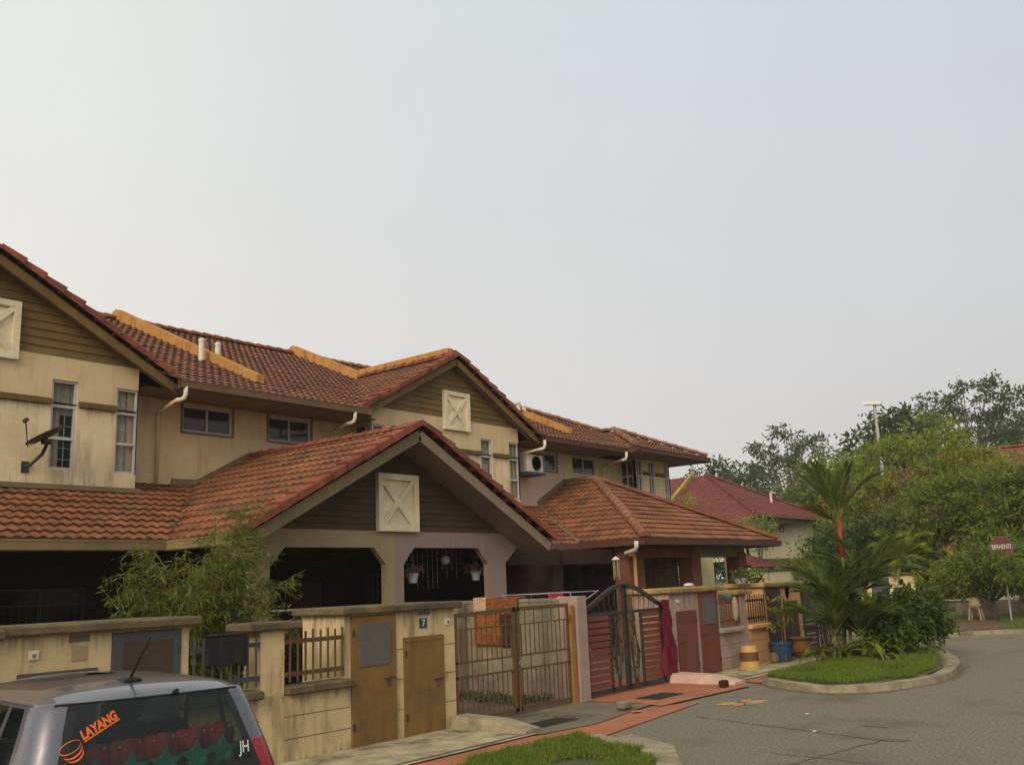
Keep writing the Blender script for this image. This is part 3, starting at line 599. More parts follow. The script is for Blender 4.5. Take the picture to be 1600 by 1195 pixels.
def main_roof(i):
    r = H[i]; mt, mu = MB(), MB(); cp = MB()
    a, b = B[i], B[i+1]
    yv = YE+0.0
    ytop = (8.12-ZE)/KM+YE    # where the valley meets the gable ridge
    if i == 1:
        c = CG[1]; P = [(c+GH, YE), (b, YE), (b, YR), (c, YR), (c, ytop)]
    elif i == 2:
        c = CG[3]; P = [(a, YE), (c-GH, YE), (c, ytop), (c, YR), (a, YR)]
    elif i == 3:
        c = CG[3]; P = [(c+GH, YE), (b, YE), (b, YR), (c, YR), (c, ytop)]
    else: P = [(a, YE), (32.4, YE), (a, YE+32.4-a)]
    pts = [(x, y, zmain(y)) for x, y in P]
    plane_tiles(mt, None, pts, (1, 0, 0), UPM)
    if i != 4:
        c = CG[1] if i == 1 else CG[3]; s = -1 if i == 2 else 1
        e = GH*(1-(17.2-YE)/(ytop-YE))
        pts = [(c+s*e, 17.2, 8.12-KG*e), (c, 17.2, 8.12), (c, ytop, 8.12)]
        plane_tiles(mt, None, pts, (0, 1, 0), (-s, 0, KG))
        rk = MB(); caps(rk, (c+s*(GH+.1), 17.17, 8.12-KG*(GH+.1)), (c, 17.17, 8.13), .18, .42, 7, .0, True)
        rk.build('rake_tiles', 'cap', r)
        bd = MB(); bd.bar((c+s*(GH+.05), 17.16, 8.12-KG*(GH+.05)-.14), (c, 17.16, 7.98), .03, .17, (0, 0, 1)); bd.build('bargeboard', 'siding', r)
        sf = MB(); sf.quad((c, 17.15, 7.99), (c+s*(GH+.05), 17.15, 7.99-KG*(GH+.05)), (c+s*(GH+.05), YG+.02, 7.99-KG*(GH+.05)), (c, YG+.02, 7.99)); sf.build('rake_soffit', 'soffit', r)
        if i == 3: g_ = MB(); caps(g_, (c, 17.2, 8.14), (c, ytop-.2, 8.14), .13); g_.build('gable_ridge_tiles', 'cap', r)
        vl = MB(); vl.bar((c+s*GH, YE-.05, ZE+.03), (c, ytop, 8.15), .16, .03); vl.build('valley', 'fascia_dk', r)
        caps(cp, (a, YR, ZR+.03), (b if i < 3 else 25.3, YR, ZR+.03), .12)
        # rear slope
        mt.quad((a, YR, ZR), (b, YR, ZR), (b, 31.4, ZE), (a, 31.4, ZE))
    else:
        caps(cp, (32.4, YE, ZE+.05), (a, YE+32.4-a, zmain(YE+32.4-a)+.05), .11)
        mt.poly([(32.4, YE, ZE), (32.4, 31.4, ZE), (25.15, YR, ZR)]); mt.poly([(a, YR, ZR-.02), (32.4, 31.4, ZE), (a, 31.4, ZE)])
        # hipped roof over the bay
        x0, x1, yf = 27.6, 32.4, 16.45; xm = 30.0; zt = ZE+KM*2.4
        plane_tiles(mt, None, [(x0, yf, ZE), (x0, 16.95, ZE), (xm, 19.35, zt), (xm, yf+2.4, zt)], (0, 1, 0), (1, 0, KM))
        plane_tiles(mt, None, [(x0, yf, ZE), (x1, yf, ZE), (xm, yf+2.4, zt)], (1, 0, 0), UPM)
        plane_tiles(mt, None, [(x1, yf, ZE), (x1, 16.95, ZE), (xm, 19.35, zt), (xm, yf+2.4, zt)], (0, 1, 0), (-1, 0, KM))
        caps(cp, (x1, yf, ZE+.06), (xm, yf+2.4, zt+.06), .11); caps(cp, (xm, yf+2.4, zt+.06), (xm, 19.6, zt+.06), .11)
        hp = MB(); caps(hp, (x0+.05, yf+.05, ZE+.07), (xm, yf+2.4, zt+.06), .12); hp.build('hip_tiles', 'capgrey', r)
        vl = MB(); vl.bar((x0, 16.95, ZE+.04), (xm, 19.35, zt+.04), .14, .03); vl.build('valley', 'fascia_dk', r)
    mt.build('roof', 'tile_up', r)
    if cp.v: cp.build('ridge_tiles', 'capgrey' if i != 2 else 'cap', r)
    # eaves soffit and gutters
    so_ = MB()
    gm = 'fascia' if i < 3 else 'fascia_dk'
    if i == 1: g0, g1 = CG[1]+GH-.1, b
    elif i == 2: g0, g1 = a, CG[3]-GH+.1
    elif i == 3: g0, g1 = CG[3]+GH-.1, b
    else: g0, g1 = a, 27.55
    gutter(r, (g0, YE-.01, 6.05), (g1, YE-.01, 6.05), (0, -1, 0), gm)
    so_.quad((g0, YE-.02, 6.05), (g1, YE-.02, 6.05), (g1, YW+.05, 6.05), (g0, YW+.05, 6.05))
    if i == 4:
        gutter(r, (27.6, 16.44, 6.05), (32.45, 16.44, 6.05), (0, -1, 0), gm); gutter(r, (27.6, 16.44, 6.05), (27.6, 16.9, 6.05), (-1, 0, 0), gm); gutter(r, (32.42, 16.44, 6.05), (32.42, 31, 6.05), (1, 0, 0), gm)
        so_.quad((27.6, 16.45, 6.052), (32.4, 16.45, 6.052), (32.4, YG+.06, 6.052), (27.6, YG+.06, 6.052)); so_.quad((31.3, YG, 6.049), (32.4, YG, 6.049), (32.4, 31, 6.049), (31.3, 31, 6.049))
    elif i != 4:
        c = CG[1] if i == 1 else CG[3]; s = -1 if i == 2 else 1
        x0, x1 = sorted((c+s*2.95, c+s*(GH-.05)))
        so_.quad((x0, 17.2, 6.053), (x1, 17.2, 6.053), (x1, YW, 6.053), (x0, YW, 6.053))
    so_.build('eaves_soffit', 'soffit', r)

def parapet(i, x, ybot, full_gable=None):
    """party wall standing proud of the roof along x"""
    r = H[i]; mb = MB(); t = .11
    def slab(pts): mb.prism([(x-t, y, z) for y, z in pts], (2*t, 0, 0))
    h = .34
    if full_gable is None:
        slab([(ybot, zmain(ybot)-.3), (ybot, zmain(ybot)+h-.1), (YR, ZR+h), (YR+.5, ZR+h-.25), (YR+.5, ZR-.6)])
    else:
        yv = (8.12-ZE)/KM+YE
        slab([(17.45, 7.5), (17.45, 8.12+.30), (yv-.05, 8.12+.30), (YR, ZR+h), (YR+.5, ZR+h-.25), (YR+.5, ZR-.6), (yv, 7.5)])
    return mb.build('parapet', 'parapet', r)

def upper_walls(i):
    r = H[i]
    a, b = B[i], B[i+1]
    wallm = {1: 'cream', 2: 'cream', 3: 'cream', 4: 'yellowcream'}[i]
    low = {1: 'creamlow', 2: 'creamlow', 3: 'creamlow', 4: 'yellowcream'}[i]
    recm = {1: 'cream', 2: 'cream', 3: 'pink', 4: 'yellowcream'}[i]
    Z0, ZB0, ZB1, ZT, ZC = 3.0, 5.50, 5.62, 6.06, 6.43
    wz0, wz1 = 4.32, 5.99
    if i != 4:
        c = CG[1] if i == 1 else CG[3]; s = -1 if i == 2 else 1
        X = lambda t: c+s*t
        def R(t0, t1): return tuple(sorted((X(t0), X(t1))))
        holes = [(*R(1.23, 1.72), wz0, wz1), (*R(2.50, 2.96), wz0, wz1)]
        g0, g1 = R(0, 2.95)
        up, lo = MB(), MB()
        wallgrid(up, 'y', YG, .14, g0, g1, 5.56, ZC, [(*h[:2], max(h[2], 5.56), h[3]) for h in holes])
        wallgrid(lo, 'y', YG, .14, g0, g1, Z0, 5.56, [(*h[:2], h[2], 5.56) for h in holes])
        # triangle backing above ZC
        tri = [(X(0), ZC), (X(3.05), ZC), (X(3.05), 8.02-KG*3.05), (X(0), 8.02)]
        pent(up, YG+.03, .1, tri)
        up.build('gable_wall', wallm, r); lo.build('gable_wall_lower', low, r)
        sd_ = MB()
        xe = lambda z: (8.03-z)/KG
        if s > 0: siding(sd_, YG+.02, lambda z: c, lambda z: c+min(xe(z), 2.95+max(0, (z-ZC))*99), ZC, 8.0)
        else: siding(sd_, YG+.02, lambda z: c-min(xe(z), 2.95+max(0, (z-ZC))*99), lambda z: c, ZC, 8.0)
        sd_.build('gable_cladding', 'siding', r)
        bd = MB()
        for t0, t1 in ((0.0, 1.21), (1.74, 2.48)): bd.box(*R(t0, t1), YG-.07, YG, ZB0, ZB1, .015)
        bd.build('string_course', 'band', r)
        for k, h in enumerate(holes):
            cur = [(0, 1)] if k == 1 or i == 3 else [(0, .5)]
            make_window(r, h[0], h[1], h[2], h[3], YG+.03, (5.50, 4.9), (), 'alu', 'glass', True, cur)
        # side return of the gable bay
        sx = X(2.95)
        sd2 = MB(); wallgrid(sd2, 'x', sx if s < 0 else sx-.14, .14, YG+.14, YW+.1, Z0, ZT, [(YG+.16, YW-.12, wz0, wz1)]); sd2.build('bay_side_wall', wallm, r)
        if s < 0: make_window(r, YG+.02, YW-.12, wz0, wz1, sx+.0, (5.5, 4.9), (), 'alu', 'darkglass', True, None, 'x')
        # recessed wall
        r0, r1 = (X(2.90), b) if s > 0 else (a, X(2.90))
        if i == 1: rw = (b-1.80, b-.55)
        elif i == 2: rw = (a+.45, a+1.70)
        else: rw = (b-1.75, b-.50)
        wl = MB(); wallgrid(wl, 'y', YW, .14, r0, r1, Z0, ZT, [(*rw, 5.42, 5.99)]); wl.build('upper_wall', recm, r)
        make_window(r, *rw, 5.42, 5.99, YW+.03, (), ((rw[0]+rw[1])/2,), 'alu', 'darkglass', False)
        tr = MB(); tr.box(rw[0]-.05, rw[0], YW-.02, YW, 5.37, 6.04); tr.box(rw[1], rw[1]+.05, YW-.02, YW, 5.37, 6.04); tr.box(rw[0], rw[1], YW-.02, YW, 5.37, 5.42); tr.build('window_trim', 'fascia_tan', r)
    else:
        rw = (a+.40, a+1.75)
        wl = MB(); wallgrid(wl, 'y', YW, .14, a, 28.97, Z0, ZT, [(*rw, 5.42, 5.99)]); wl.build('upper_wall', recm, r)
        make_window(r, *rw, 5.42, 5.99, YW+.03, (), ((rw[0]+rw[1])/2,), 'alu', 'darkglass', False)
        holes = [(28.97, 29.42, 4.1, 6.0), (29.84, 30.24, 4.1, 6.0), (30.95, 31.3, 4.1, 6.0)]
        up, lo = MB(), MB()
        wallgrid(up, 'y', YG, .14, 28.97, 31.3, 5.56, ZT, [(h[0], h[1], 5.56, h[3]) for h in holes]); wallgrid(lo, 'y', YG, .14, 28.97, 31.3, Z0, 5.56, [(h[0], h[1], h[2], 5.56) for h in holes])
        up.build('bay_wall', 'cream', r); lo.build('bay_wall_lower', 'yellowcream', r)
        bd = MB(); bd.box(29.44, 29.82, YG-.06, YG, 5.50, 5.62, .012); bd.box(30.26, 30.93, YG-.06, YG, 5.50, 5.62, .012); bd.build('string_course', 'band', r)
        for h in holes: make_window(r, h[0], h[1], h[2], h[3], YG+.03, (5.45, 4.85), ((h[0]+h[1])/2,), 'alu', 'glass', True)
        sd2 = MB(); wallgrid(sd2, 'x', 28.97, .14, YG+.14, YW+.1, Z0, ZT, [(YG+.16, YW-.10, 4.1, 6.0)]); wallgrid(sd2, 'x', 31.16, .14, YG+.14, 31, 0, ZT, [(YG+.14, YG+.75, 4.1, 6.0)]); sd2.build('bay_side_wall', 'yellowcream', r)
        make_window(r, YG+.02, YW-.1, 4.1, 6.0, 28.97, (5.45, 4.85), ((YG+YW)/2,), 'alu', 'darkglass', True, None, 'x')
        make_window(r, YG+.02, YG+.75, 4.1, 6.0, 31.2, (5.45, 4.85), (YG+.4,), 'alu', 'glass', False, None, 'x')

def lower_house(i):
    """ground floor wall, party walls, rear wall"""
    r = H[i]; a, b = B[i], B[i+1]; e = b if i < 4 else 31.2
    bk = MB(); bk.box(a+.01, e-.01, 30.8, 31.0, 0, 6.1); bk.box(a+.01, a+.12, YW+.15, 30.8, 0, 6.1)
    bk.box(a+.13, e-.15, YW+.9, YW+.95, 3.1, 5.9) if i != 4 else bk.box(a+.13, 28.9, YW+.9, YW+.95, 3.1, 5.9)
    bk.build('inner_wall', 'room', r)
    doorx = a+2.2 if i % 2 else b-3.2
    winx = a+.9 if i == 1 else b-2.6
    f = MB()
    dh, wh = ((a+2.9, a+3.9, 0.02, 2.15), (a+.7, a+2.4, .9, 2.2)) if i == 1 else ((a+1.2, a+2.1, .02, 2.15), (a+3.0, a+4.8, .9, 2.3)) if i == 2 else ((a+1.0, a+2.2, .02, 2.15), (a+3.2, a+5.0, .9, 2.3)) if i == 3 else ((a+1.0, a+1.9, .02, 2.15), (33.9, 34.8, .9, 2.3))
    wallgrid(f, 'y', YW, .14, a+.02, e-.02, 0, 3.0, [dh]+([wh] if i < 4 else [])); f.build('ground_floor_wall', 'shadebrown' if i != 4 else 'room', r)
    d = MB(); d.box(dh[0], dh[1], YW+.05, YW+.09, dh[2], dh[3]); d.box(dh[0]+.1, dh[1]-.1, YW+.03, YW+.05, 1.2, 2.0); d.build('door', 'brown_door', r)
    if i < 4: make_window(r, wh[0], wh[1], wh[2], wh[3], YW+.03, (1.9,), ((wh[0]+wh[1])/2,), 'slate', 'glass', True)

for i in (1, 2, 3, 4): main_roof(i); upper_walls(i); lower_house(i)
x_panel(H[1], CG[1]+.02, 6.65+.12, YG); x_panel(H[2], CG[3]-.02+.22, 6.62+.02, YG)
parapet(1, B[2], 17.9); parapet(2, B[3]-.1, 17.4, True); parapet(3, B[4], 17.9)
elbow(H[1], 10.85, 11.02); elbow(H[2], 15.38, 15.72, zb=5.0); elbow(H[3], 22.9, 23.0); elbow(H[4], 27.35, 27.85, gy=16.78, zb=4.0)
for i, x, y, zt in ((1, 13.12, 19.75, 8.03), (2, 13.78, 20.05, 8.10), (3, 25.45, 19.75, 7.98), (4, 26.15, 20.05, 8.0)):
    p = MB(); z0 = zmain(y)-.1; p.lathe([(.07, 0), (.07, zt-z0-.09), (.082, zt-z0-.085), (.082, zt-z0-.03), (.05, zt-z0)], (x, y, z0), 14); p.build('vent_pipe', 'pvc', H[i], smooth=False)

# lower roofs: lean-tos, gabled porch and hipped porch
def zl(y): return ZP+KL*(y-YL)
def lower_roofs():
    yw = YW; zw = zl(yw); dx = (zw-ZP)/KP
    eL, eR = CP-HP, CP+HP; hL, hR = CH-HP, CH+HP
    zr = ZP+KP*HP
    T = {i: MB() for i in (0, 1, 2, 3, 4)}; Un = {i: MB() for i in (0, 1, 2, 3, 4)}
    plane_tiles(T[1], Un[1], [(B[1], YL, ZP), (eL, YL, ZP), (eL+dx, yw, zw), (B[1], yw, zw)], (1, 0, 0), UPL)
    plane_tiles(T[2], Un[2], [(eR, YL, ZP), (B[3], YL, ZP), (B[3], yw, zw), (eR-dx, yw, zw)], (1, 0, 0), UPL)
    plane_tiles(T[3], Un[3], [(B[3], YL, ZP), (hL, YL, ZP), (hL+dx, yw, zw), (B[3], yw, zw)], (1, 0, 0), UPL)
    plane_tiles(T[1], Un[1], [(eL, YPF, ZP), (eL, YL, ZP), (eL+dx, yw, zw), (CP, yw, zr), (CP, YPF, zr)], (0, 1, 0), (1, 0, KP))
    plane_tiles(T[2], Un[2], [(eR, YPF, ZP), (eR, YL, ZP), (eR-dx, yw, zw), (CP, yw, zr), (CP, YPF, zr)], (0, 1, 0), (-1, 0, KP))
    zh = 2.93; zhr = zh+KP*HP; dxh = (zw-zh)/KP
    plane_tiles(T[3], Un[3], [(hL, YPF, zh), (hL, YL, zh), (hL+dxh, yw, zw), (CH, yw, zhr), (CH, YPF+HP, zhr)], (0, 1, 0), (1, 0, KP))
    plane_tiles(T[3], Un[3], [(hL, YPF, zh), (CH, YPF, zh), (CH, YPF+HP, zhr)], (1, 0, 0), (0, 1, KP))
    plane_tiles(T[4], Un[4], [(CH, YPF, zh), (hR, YPF, zh), (CH, YPF+HP, zhr)], (1, 0, 0), (0, 1, KP))
    plane_tiles(T[4], Un[4], [(hR, YPF, zh), (hR, yw-.75, zh), (CH, yw-.75, zhr), (CH, YPF+HP, zhr)], (0, 1, 0), (-1, 0, KP))
    for i in (1, 2, 3, 4):
        T[i].build('porch_roof', 'tile_low', H[i]); Un[i].build('porch_roof_underside', 'shadebrown', H[i])
    # rake and ridge tiles of the gabled porch
    for i, s in ((1, -1), (2, 1)):
        rk = MB(); caps(rk, (CP+s*(HP+.03), YPF-.02, ZP-.01), (CP+s*.05, YPF-.02, zr), .185, .40, 7, .01, True); rk.build('rake_tiles', 'cap', H[i])
        bd = MB(); bd.bar((CP+s*(HP+.03), YPF-.03, ZP-.17), (CP, YPF-.03, zr-.16), .03, .2); bd.build('bargeboard', 'fascia_tan' if i == 1 else 'soffit', H[i])
        sf = MB(); sf.quad((CP, YPF-.02, zr-.25), (CP+s*HP, YPF-.02, ZP-.25), (CP+s*HP, 13.62, ZP-.25), (CP, 13.62, zr-.25)); sf.build('rake_soffit', 'soffit', H[i])
    rg = MB(); caps(rg, (CP, YPF-.1, zr+.0), (CP, yw, zr+.0), .10); rg.build('ridge_tiles', 'cap', H[1])
    for i, p, q in ((1, (eL, YL, ZP+.02), (eL+dx, yw, zw+.02)), (2, (eR, YL, ZP+.02), (eR-dx, yw, zw+.02)), (3, (hL, YL, zh+.02), (hL+dxh, yw, zw+.02))):
        v = MB(); v.bar(p, q, .16, .05); v.build('valley', 'fascia_dk' if i < 3 else 'fascia_tan', H[i])
    hp = MB(); caps(hp, (hL, YPF, zh+.05), (CH, YPF+HP, zhr+.04), .13, .36); hp.build('hip_tiles', 'capgrey', H[3])
    hp = MB(); caps(hp, (hR, YPF, zh+.05), (CH, YPF+HP, zhr+.04), .12, .36); hp.build('hip_tiles', 'cap', H[4])
    hp = MB(); caps(hp, (CH, YPF+HP, zhr+.04), (CH, yw, zhr+.04), .12, .36); hp.build('ridge_tiles', 'capgrey', H[3])
    # flashings against the upper walls
    fl = MB(); fl.bar((eL+dx-.6, yw-.02, zw+.09), (eL+dx, yw-.02, zw+.09), .03, .12); fl.bar((eL+dx, yw-.02, zw+.08), (CP, yw-.02, zr+.08), .03, .12); fl.bar((B[1], YG-.05, zl(YG)+.06), (CG[1]+3.02, YG-.05, zl(YG)+.06), .1, .09); fl.build('flashing', 'fascia_tan', H[1])
    fl = MB(); fl.bar((eR-dx, yw-.02, zw+.08), (CP, yw-.02, zr+.08), .03, .12); fl.bar((CG[3]-2.95, YG-.05, zl(YG)+.06), (B[3], YG-.05, zl(YG)+.06), .1, .09); fl.build('flashing', 'fascia_tan', H[2])
    fl = MB(); fl.bar((hL+dxh, yw-.03, zw+.10), (CH, yw-.03, zhr+.10), .04, .18); fl.bar((B[3], YG-.05, zl(YG)+.06), (CG[3]+2.95, YG-.05, zl(YG)+.06), .1, .09); fl.build('flashing', 'fascia_tan', H[3])
    # gutters
    gutter(H[1], (B[1], YL-.01, ZP-.15), (eL, YL-.01, ZP-.15), (0, -1, 0), 'fascia_tan'); gutter(H[1], (eL-.01, YPF, ZP-.15), (eL-.01, YL, ZP-.15), (-1, 0, 0), 'fascia_tan')
    gutter(H[2], (eR, YL-.01, ZP-.15), (B[3], YL-.01, ZP-.15), (0, -1, 0), 'fascia'); gutter(H[2], (eR+.01, YPF, ZP-.15), (eR+.01, YL, ZP-.15), (1, 0, 0), 'fascia')
    gutter(H[3], (B[3], YL-.01, ZP-.13), (hL, YL-.01, ZP-.13), (0, -1, 0), 'fascia'); gutter(H[3], (hL-.01, YPF-.1, zh-.15), (hL-.01, YL, zh-.15), (-1, 0, 0), 'fascia_dk'); gutter(H[3], (hL-.1, YPF-.01, zh-.15), (CH, YPF-.01, zh-.15), (0, -1, 0), 'fascia_dk')
    gutter(H[4], (CH, YPF-.01, zh-.15), (hR+.1, YPF-.01, zh-.15), (0, -1, 0), 'fascia_dk'); gutter(H[4], (hR+.01, YPF-.1, zh-.15), (hR+.01, 17.4, zh-.15), (1, 0, 0), 'fascia_dk')
lower_roofs()

def porches():
    y, t = 13.6, .13; zc, zb = 3.03, 2.71
    zr = ZP+KP*HP
    for i, s, m in ((1, -1, 'tan'), (2, 1, 'lavender')):
        r = H[i]; X = lambda d: CP+s*d
        w_ = MB()
        pent(w_, y, t, [(X(0), 0), (X(.24), 0), (X(.24), zb-.32), (X(.24+.30), zb), (X(0), zb)])                       # centre pier with splay
        o0, o1 = (2.96, 3.38) if s < 0 else (2.80, 3.40)
        pent(w_, y, t, [(X(o0), 0), (X(o1), 0), (X(o1), zb-.32), (X(o1+.42), zb), (X(o0-.32), zb), (X(o0), zb-.34)])
        pent(w_, y, t, [(X(0), zb), (X(3.86), zb), (X(3.86), ZP-.1), (X(3.7), zc), (X(0), zc)])
        w_.build('porch_front', m, r)
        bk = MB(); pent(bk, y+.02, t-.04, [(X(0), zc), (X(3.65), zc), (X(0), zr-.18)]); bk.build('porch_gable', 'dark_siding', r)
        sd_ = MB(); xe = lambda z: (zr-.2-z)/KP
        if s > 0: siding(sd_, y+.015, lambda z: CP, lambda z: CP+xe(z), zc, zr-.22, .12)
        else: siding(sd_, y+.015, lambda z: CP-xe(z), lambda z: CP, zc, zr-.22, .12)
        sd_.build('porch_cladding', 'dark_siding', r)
        cl = MB(); x0, x1 = sorted((X(0), X(3.4))); cl.quad((x0, y+t, zb+.02), (x1, y+t, zb+.02), (x1, YW, zb+.02), (x0, YW, zb+.02)); cl.build('porch_shade_ceiling', 'shadebrown', r)  # flat ceiling added to keep the porch interior dark
        bm = MB(); x0, x1 = sorted((X(3.0), X(3.36))); bm.box(x0, x1, y+t, YW, zb-.15, zb+.01); bm.box(x0, x1, 17.7, YW, 0, zb-.15); bm.build('porch_side_beam', 'shadebrown', r)
        fl = MB(); x0, x1 = sorted((X(0), X(3.5))); fl.box(x0, x1, y-.2, YW, .03, .06); fl.build('porch_floor', 'shadebrown', r)
    x_panel(H[1], CP+.06, 3.57, y, 1.10, 1.12, .10)
    # hipped porch: brick columns, beams and ceiling
    for i, cols, mm in ((3, ((21.95, 22.70),), 'brickred'), (4, ((28.45, 28.95),), 'brickred')):
        for x0, x1 in cols: MB().box(x0, x1, y, y+.45, 0, 2.62).build('porch_column', mm, H[i])
    MB().box(25.35, 25.9, y, y+.45, 0, 2.62).build('porch_column', 'brickred', H[3])
    for i, x0, x1, m in ((3, 21.9, CH, 'brickred'), (4, CH, 29.0, 'fascia_tan')):
        MB().box(x0, x1, y+.06, y+.39, 2.48, 2.80).build('porch_beam', m, H[i])
        MB().quad((x0-.2, YPF, 2.79), (x1+(.7 if i == 4 else 0), YPF, 2.79), (x1+(.7 if i == 4 else 0), YW, 2.79), (x0-.2, YW, 2.79)).build('porch_shade_ceiling', 'shadebrown', H[i])
    MB().box(21.95, 22.25, y+.45, YW, 2.5, 2.8).build('porch_side_beam', 'shadebrown', H[3])
    MB().box(19.4, 19.8, 14.2, YW, 0, 2.7).build('porch_party_wall', 'shadebrown', H[3])
    MB().box(19.8, 21.95, 14.0, 14.2, 2.35, 2.72).build('porch_beam', 'shadebrown', H[3])
    MB().box(17.2, 19.4, 14.0, 14.2, 2.35, 2.72).build('porch_beam', 'shadebrown', H[2])
    MB().box(25.62, 25.78, 14.3, YW, 0, 2.7).build('porch_party_wall', 'greywall', H[3])
    w_ = MB(); wallgrid(w_, 'y', 15.9, .14, 27.35, 31.2, 0, 2.78, [(28.4, 29.5, .85, 2.35)]); w_.build('ground_floor_bay', 'yellowcream', H[4])
    make_window(H[4], 28.4, 29.5, .85, 2.35, 15.93, (1.95,), (28.95,), 'signgreen', 'glass', True)
    # rainwater pipe on the corner column
    MB().tube([(21.15, 12.86, 2.86), (21.15, 12.86, 2.72), (21.2, 12.93, 2.64), (21.5, 13.4, 2.58), (21.75, 13.52, 2.57)], .055, 10).build('rainwater_elbow', 'pvc', H[3], smooth=True)
    MB().tube([(21.75, 13.52, 2.57), (22.12, 13.55, 2.55), (22.15, 13.55, 2.45), (22.15, 13.55, .1)], .05, 10).build('downpipe', 'orange', H[3], smooth=True)
porches()
# the neighbour at the left edge: only the end of its lower roof, its column and window are in the frame
hn = thing('terraced_house', 'house at the left edge with a brick column and dark barred window under its eave', 'house', (4.2, 18, 0), 'terraced houses along the lane')
mt, mu = MB(), MB(); plane_tiles(mt, mu, [(0.5, YL, ZP), (B[1], YL, ZP), (B[1], YW, zl(YW)), (0.5, YW, zl(YW))], (1, 0, 0), UPL); mt.build('porch_roof', 'tile_low', hn); mu.build('porch_roof_underside', 'shadebrown', hn)
gutter(hn, (0.5, YL-.01, ZP-.15), (B[1], YL-.01, ZP-.15), (0, -1, 0), 'fascia_tan')
MB().box(6.15, 6.55, 15.3, 15.7, 0, 2.72).build('porch_column', 'shadebrown', hn)
w_ = MB(); wallgrid(w_, 'y', YW, .14, .5, B[1], 0, 4.2, [(5.6, 7.0, .8, 2.2)]); w_.build('ground_floor_wall', 'shadebrown', hn)
make_window(hn, 5.6, 7.0, .8, 2.2, YW+.03, (), (6.3,), 'slate', 'glass', True)
c = CG[1]; up = MB(); wallgrid(up, 'y', YG, .14, c-2.95, c, 3.0, 6.43, []); pent(up, YG+.03, .1, [(c, 6.43), (c-3.05, 6.43), (c-3.05, 8.02-KG*3.05), (c, 8.02)]); up.build('gable_wall', 'cream', hn)
mt = MB(); plane_tiles(mt, None, [(c-3.41, 17.2, 8.12-KG*3.41), (c, 17.2, 8.12), (c, 21.26, 8.12)], (0, 1, 0), (1, 0, KG)); mt.build('roof', 'tile_up', hn)
rk = MB(); caps(rk, (c-3.6, 17.17, 8.12-KG*3.6), (c, 17.17, 8.13), .155, .42, 7, .0, True); rk.build('rake_tiles', 'cap', hn)
mt = MB(); mt.quad((.5, 21.26, 8.1), (c, 21.26, 8.1), (c, YR, ZR), (.5, YR, ZR)); mt.quad((.5, YR, ZR), (c, YR, ZR), (c, 31, ZE), (.5, 31, ZE)); mt.build('rear_roof', 'tile_up', hn)
MB().box(.5, c, 30.8, 31, 0, 6.1).build('rear_wall', 'room', hn)

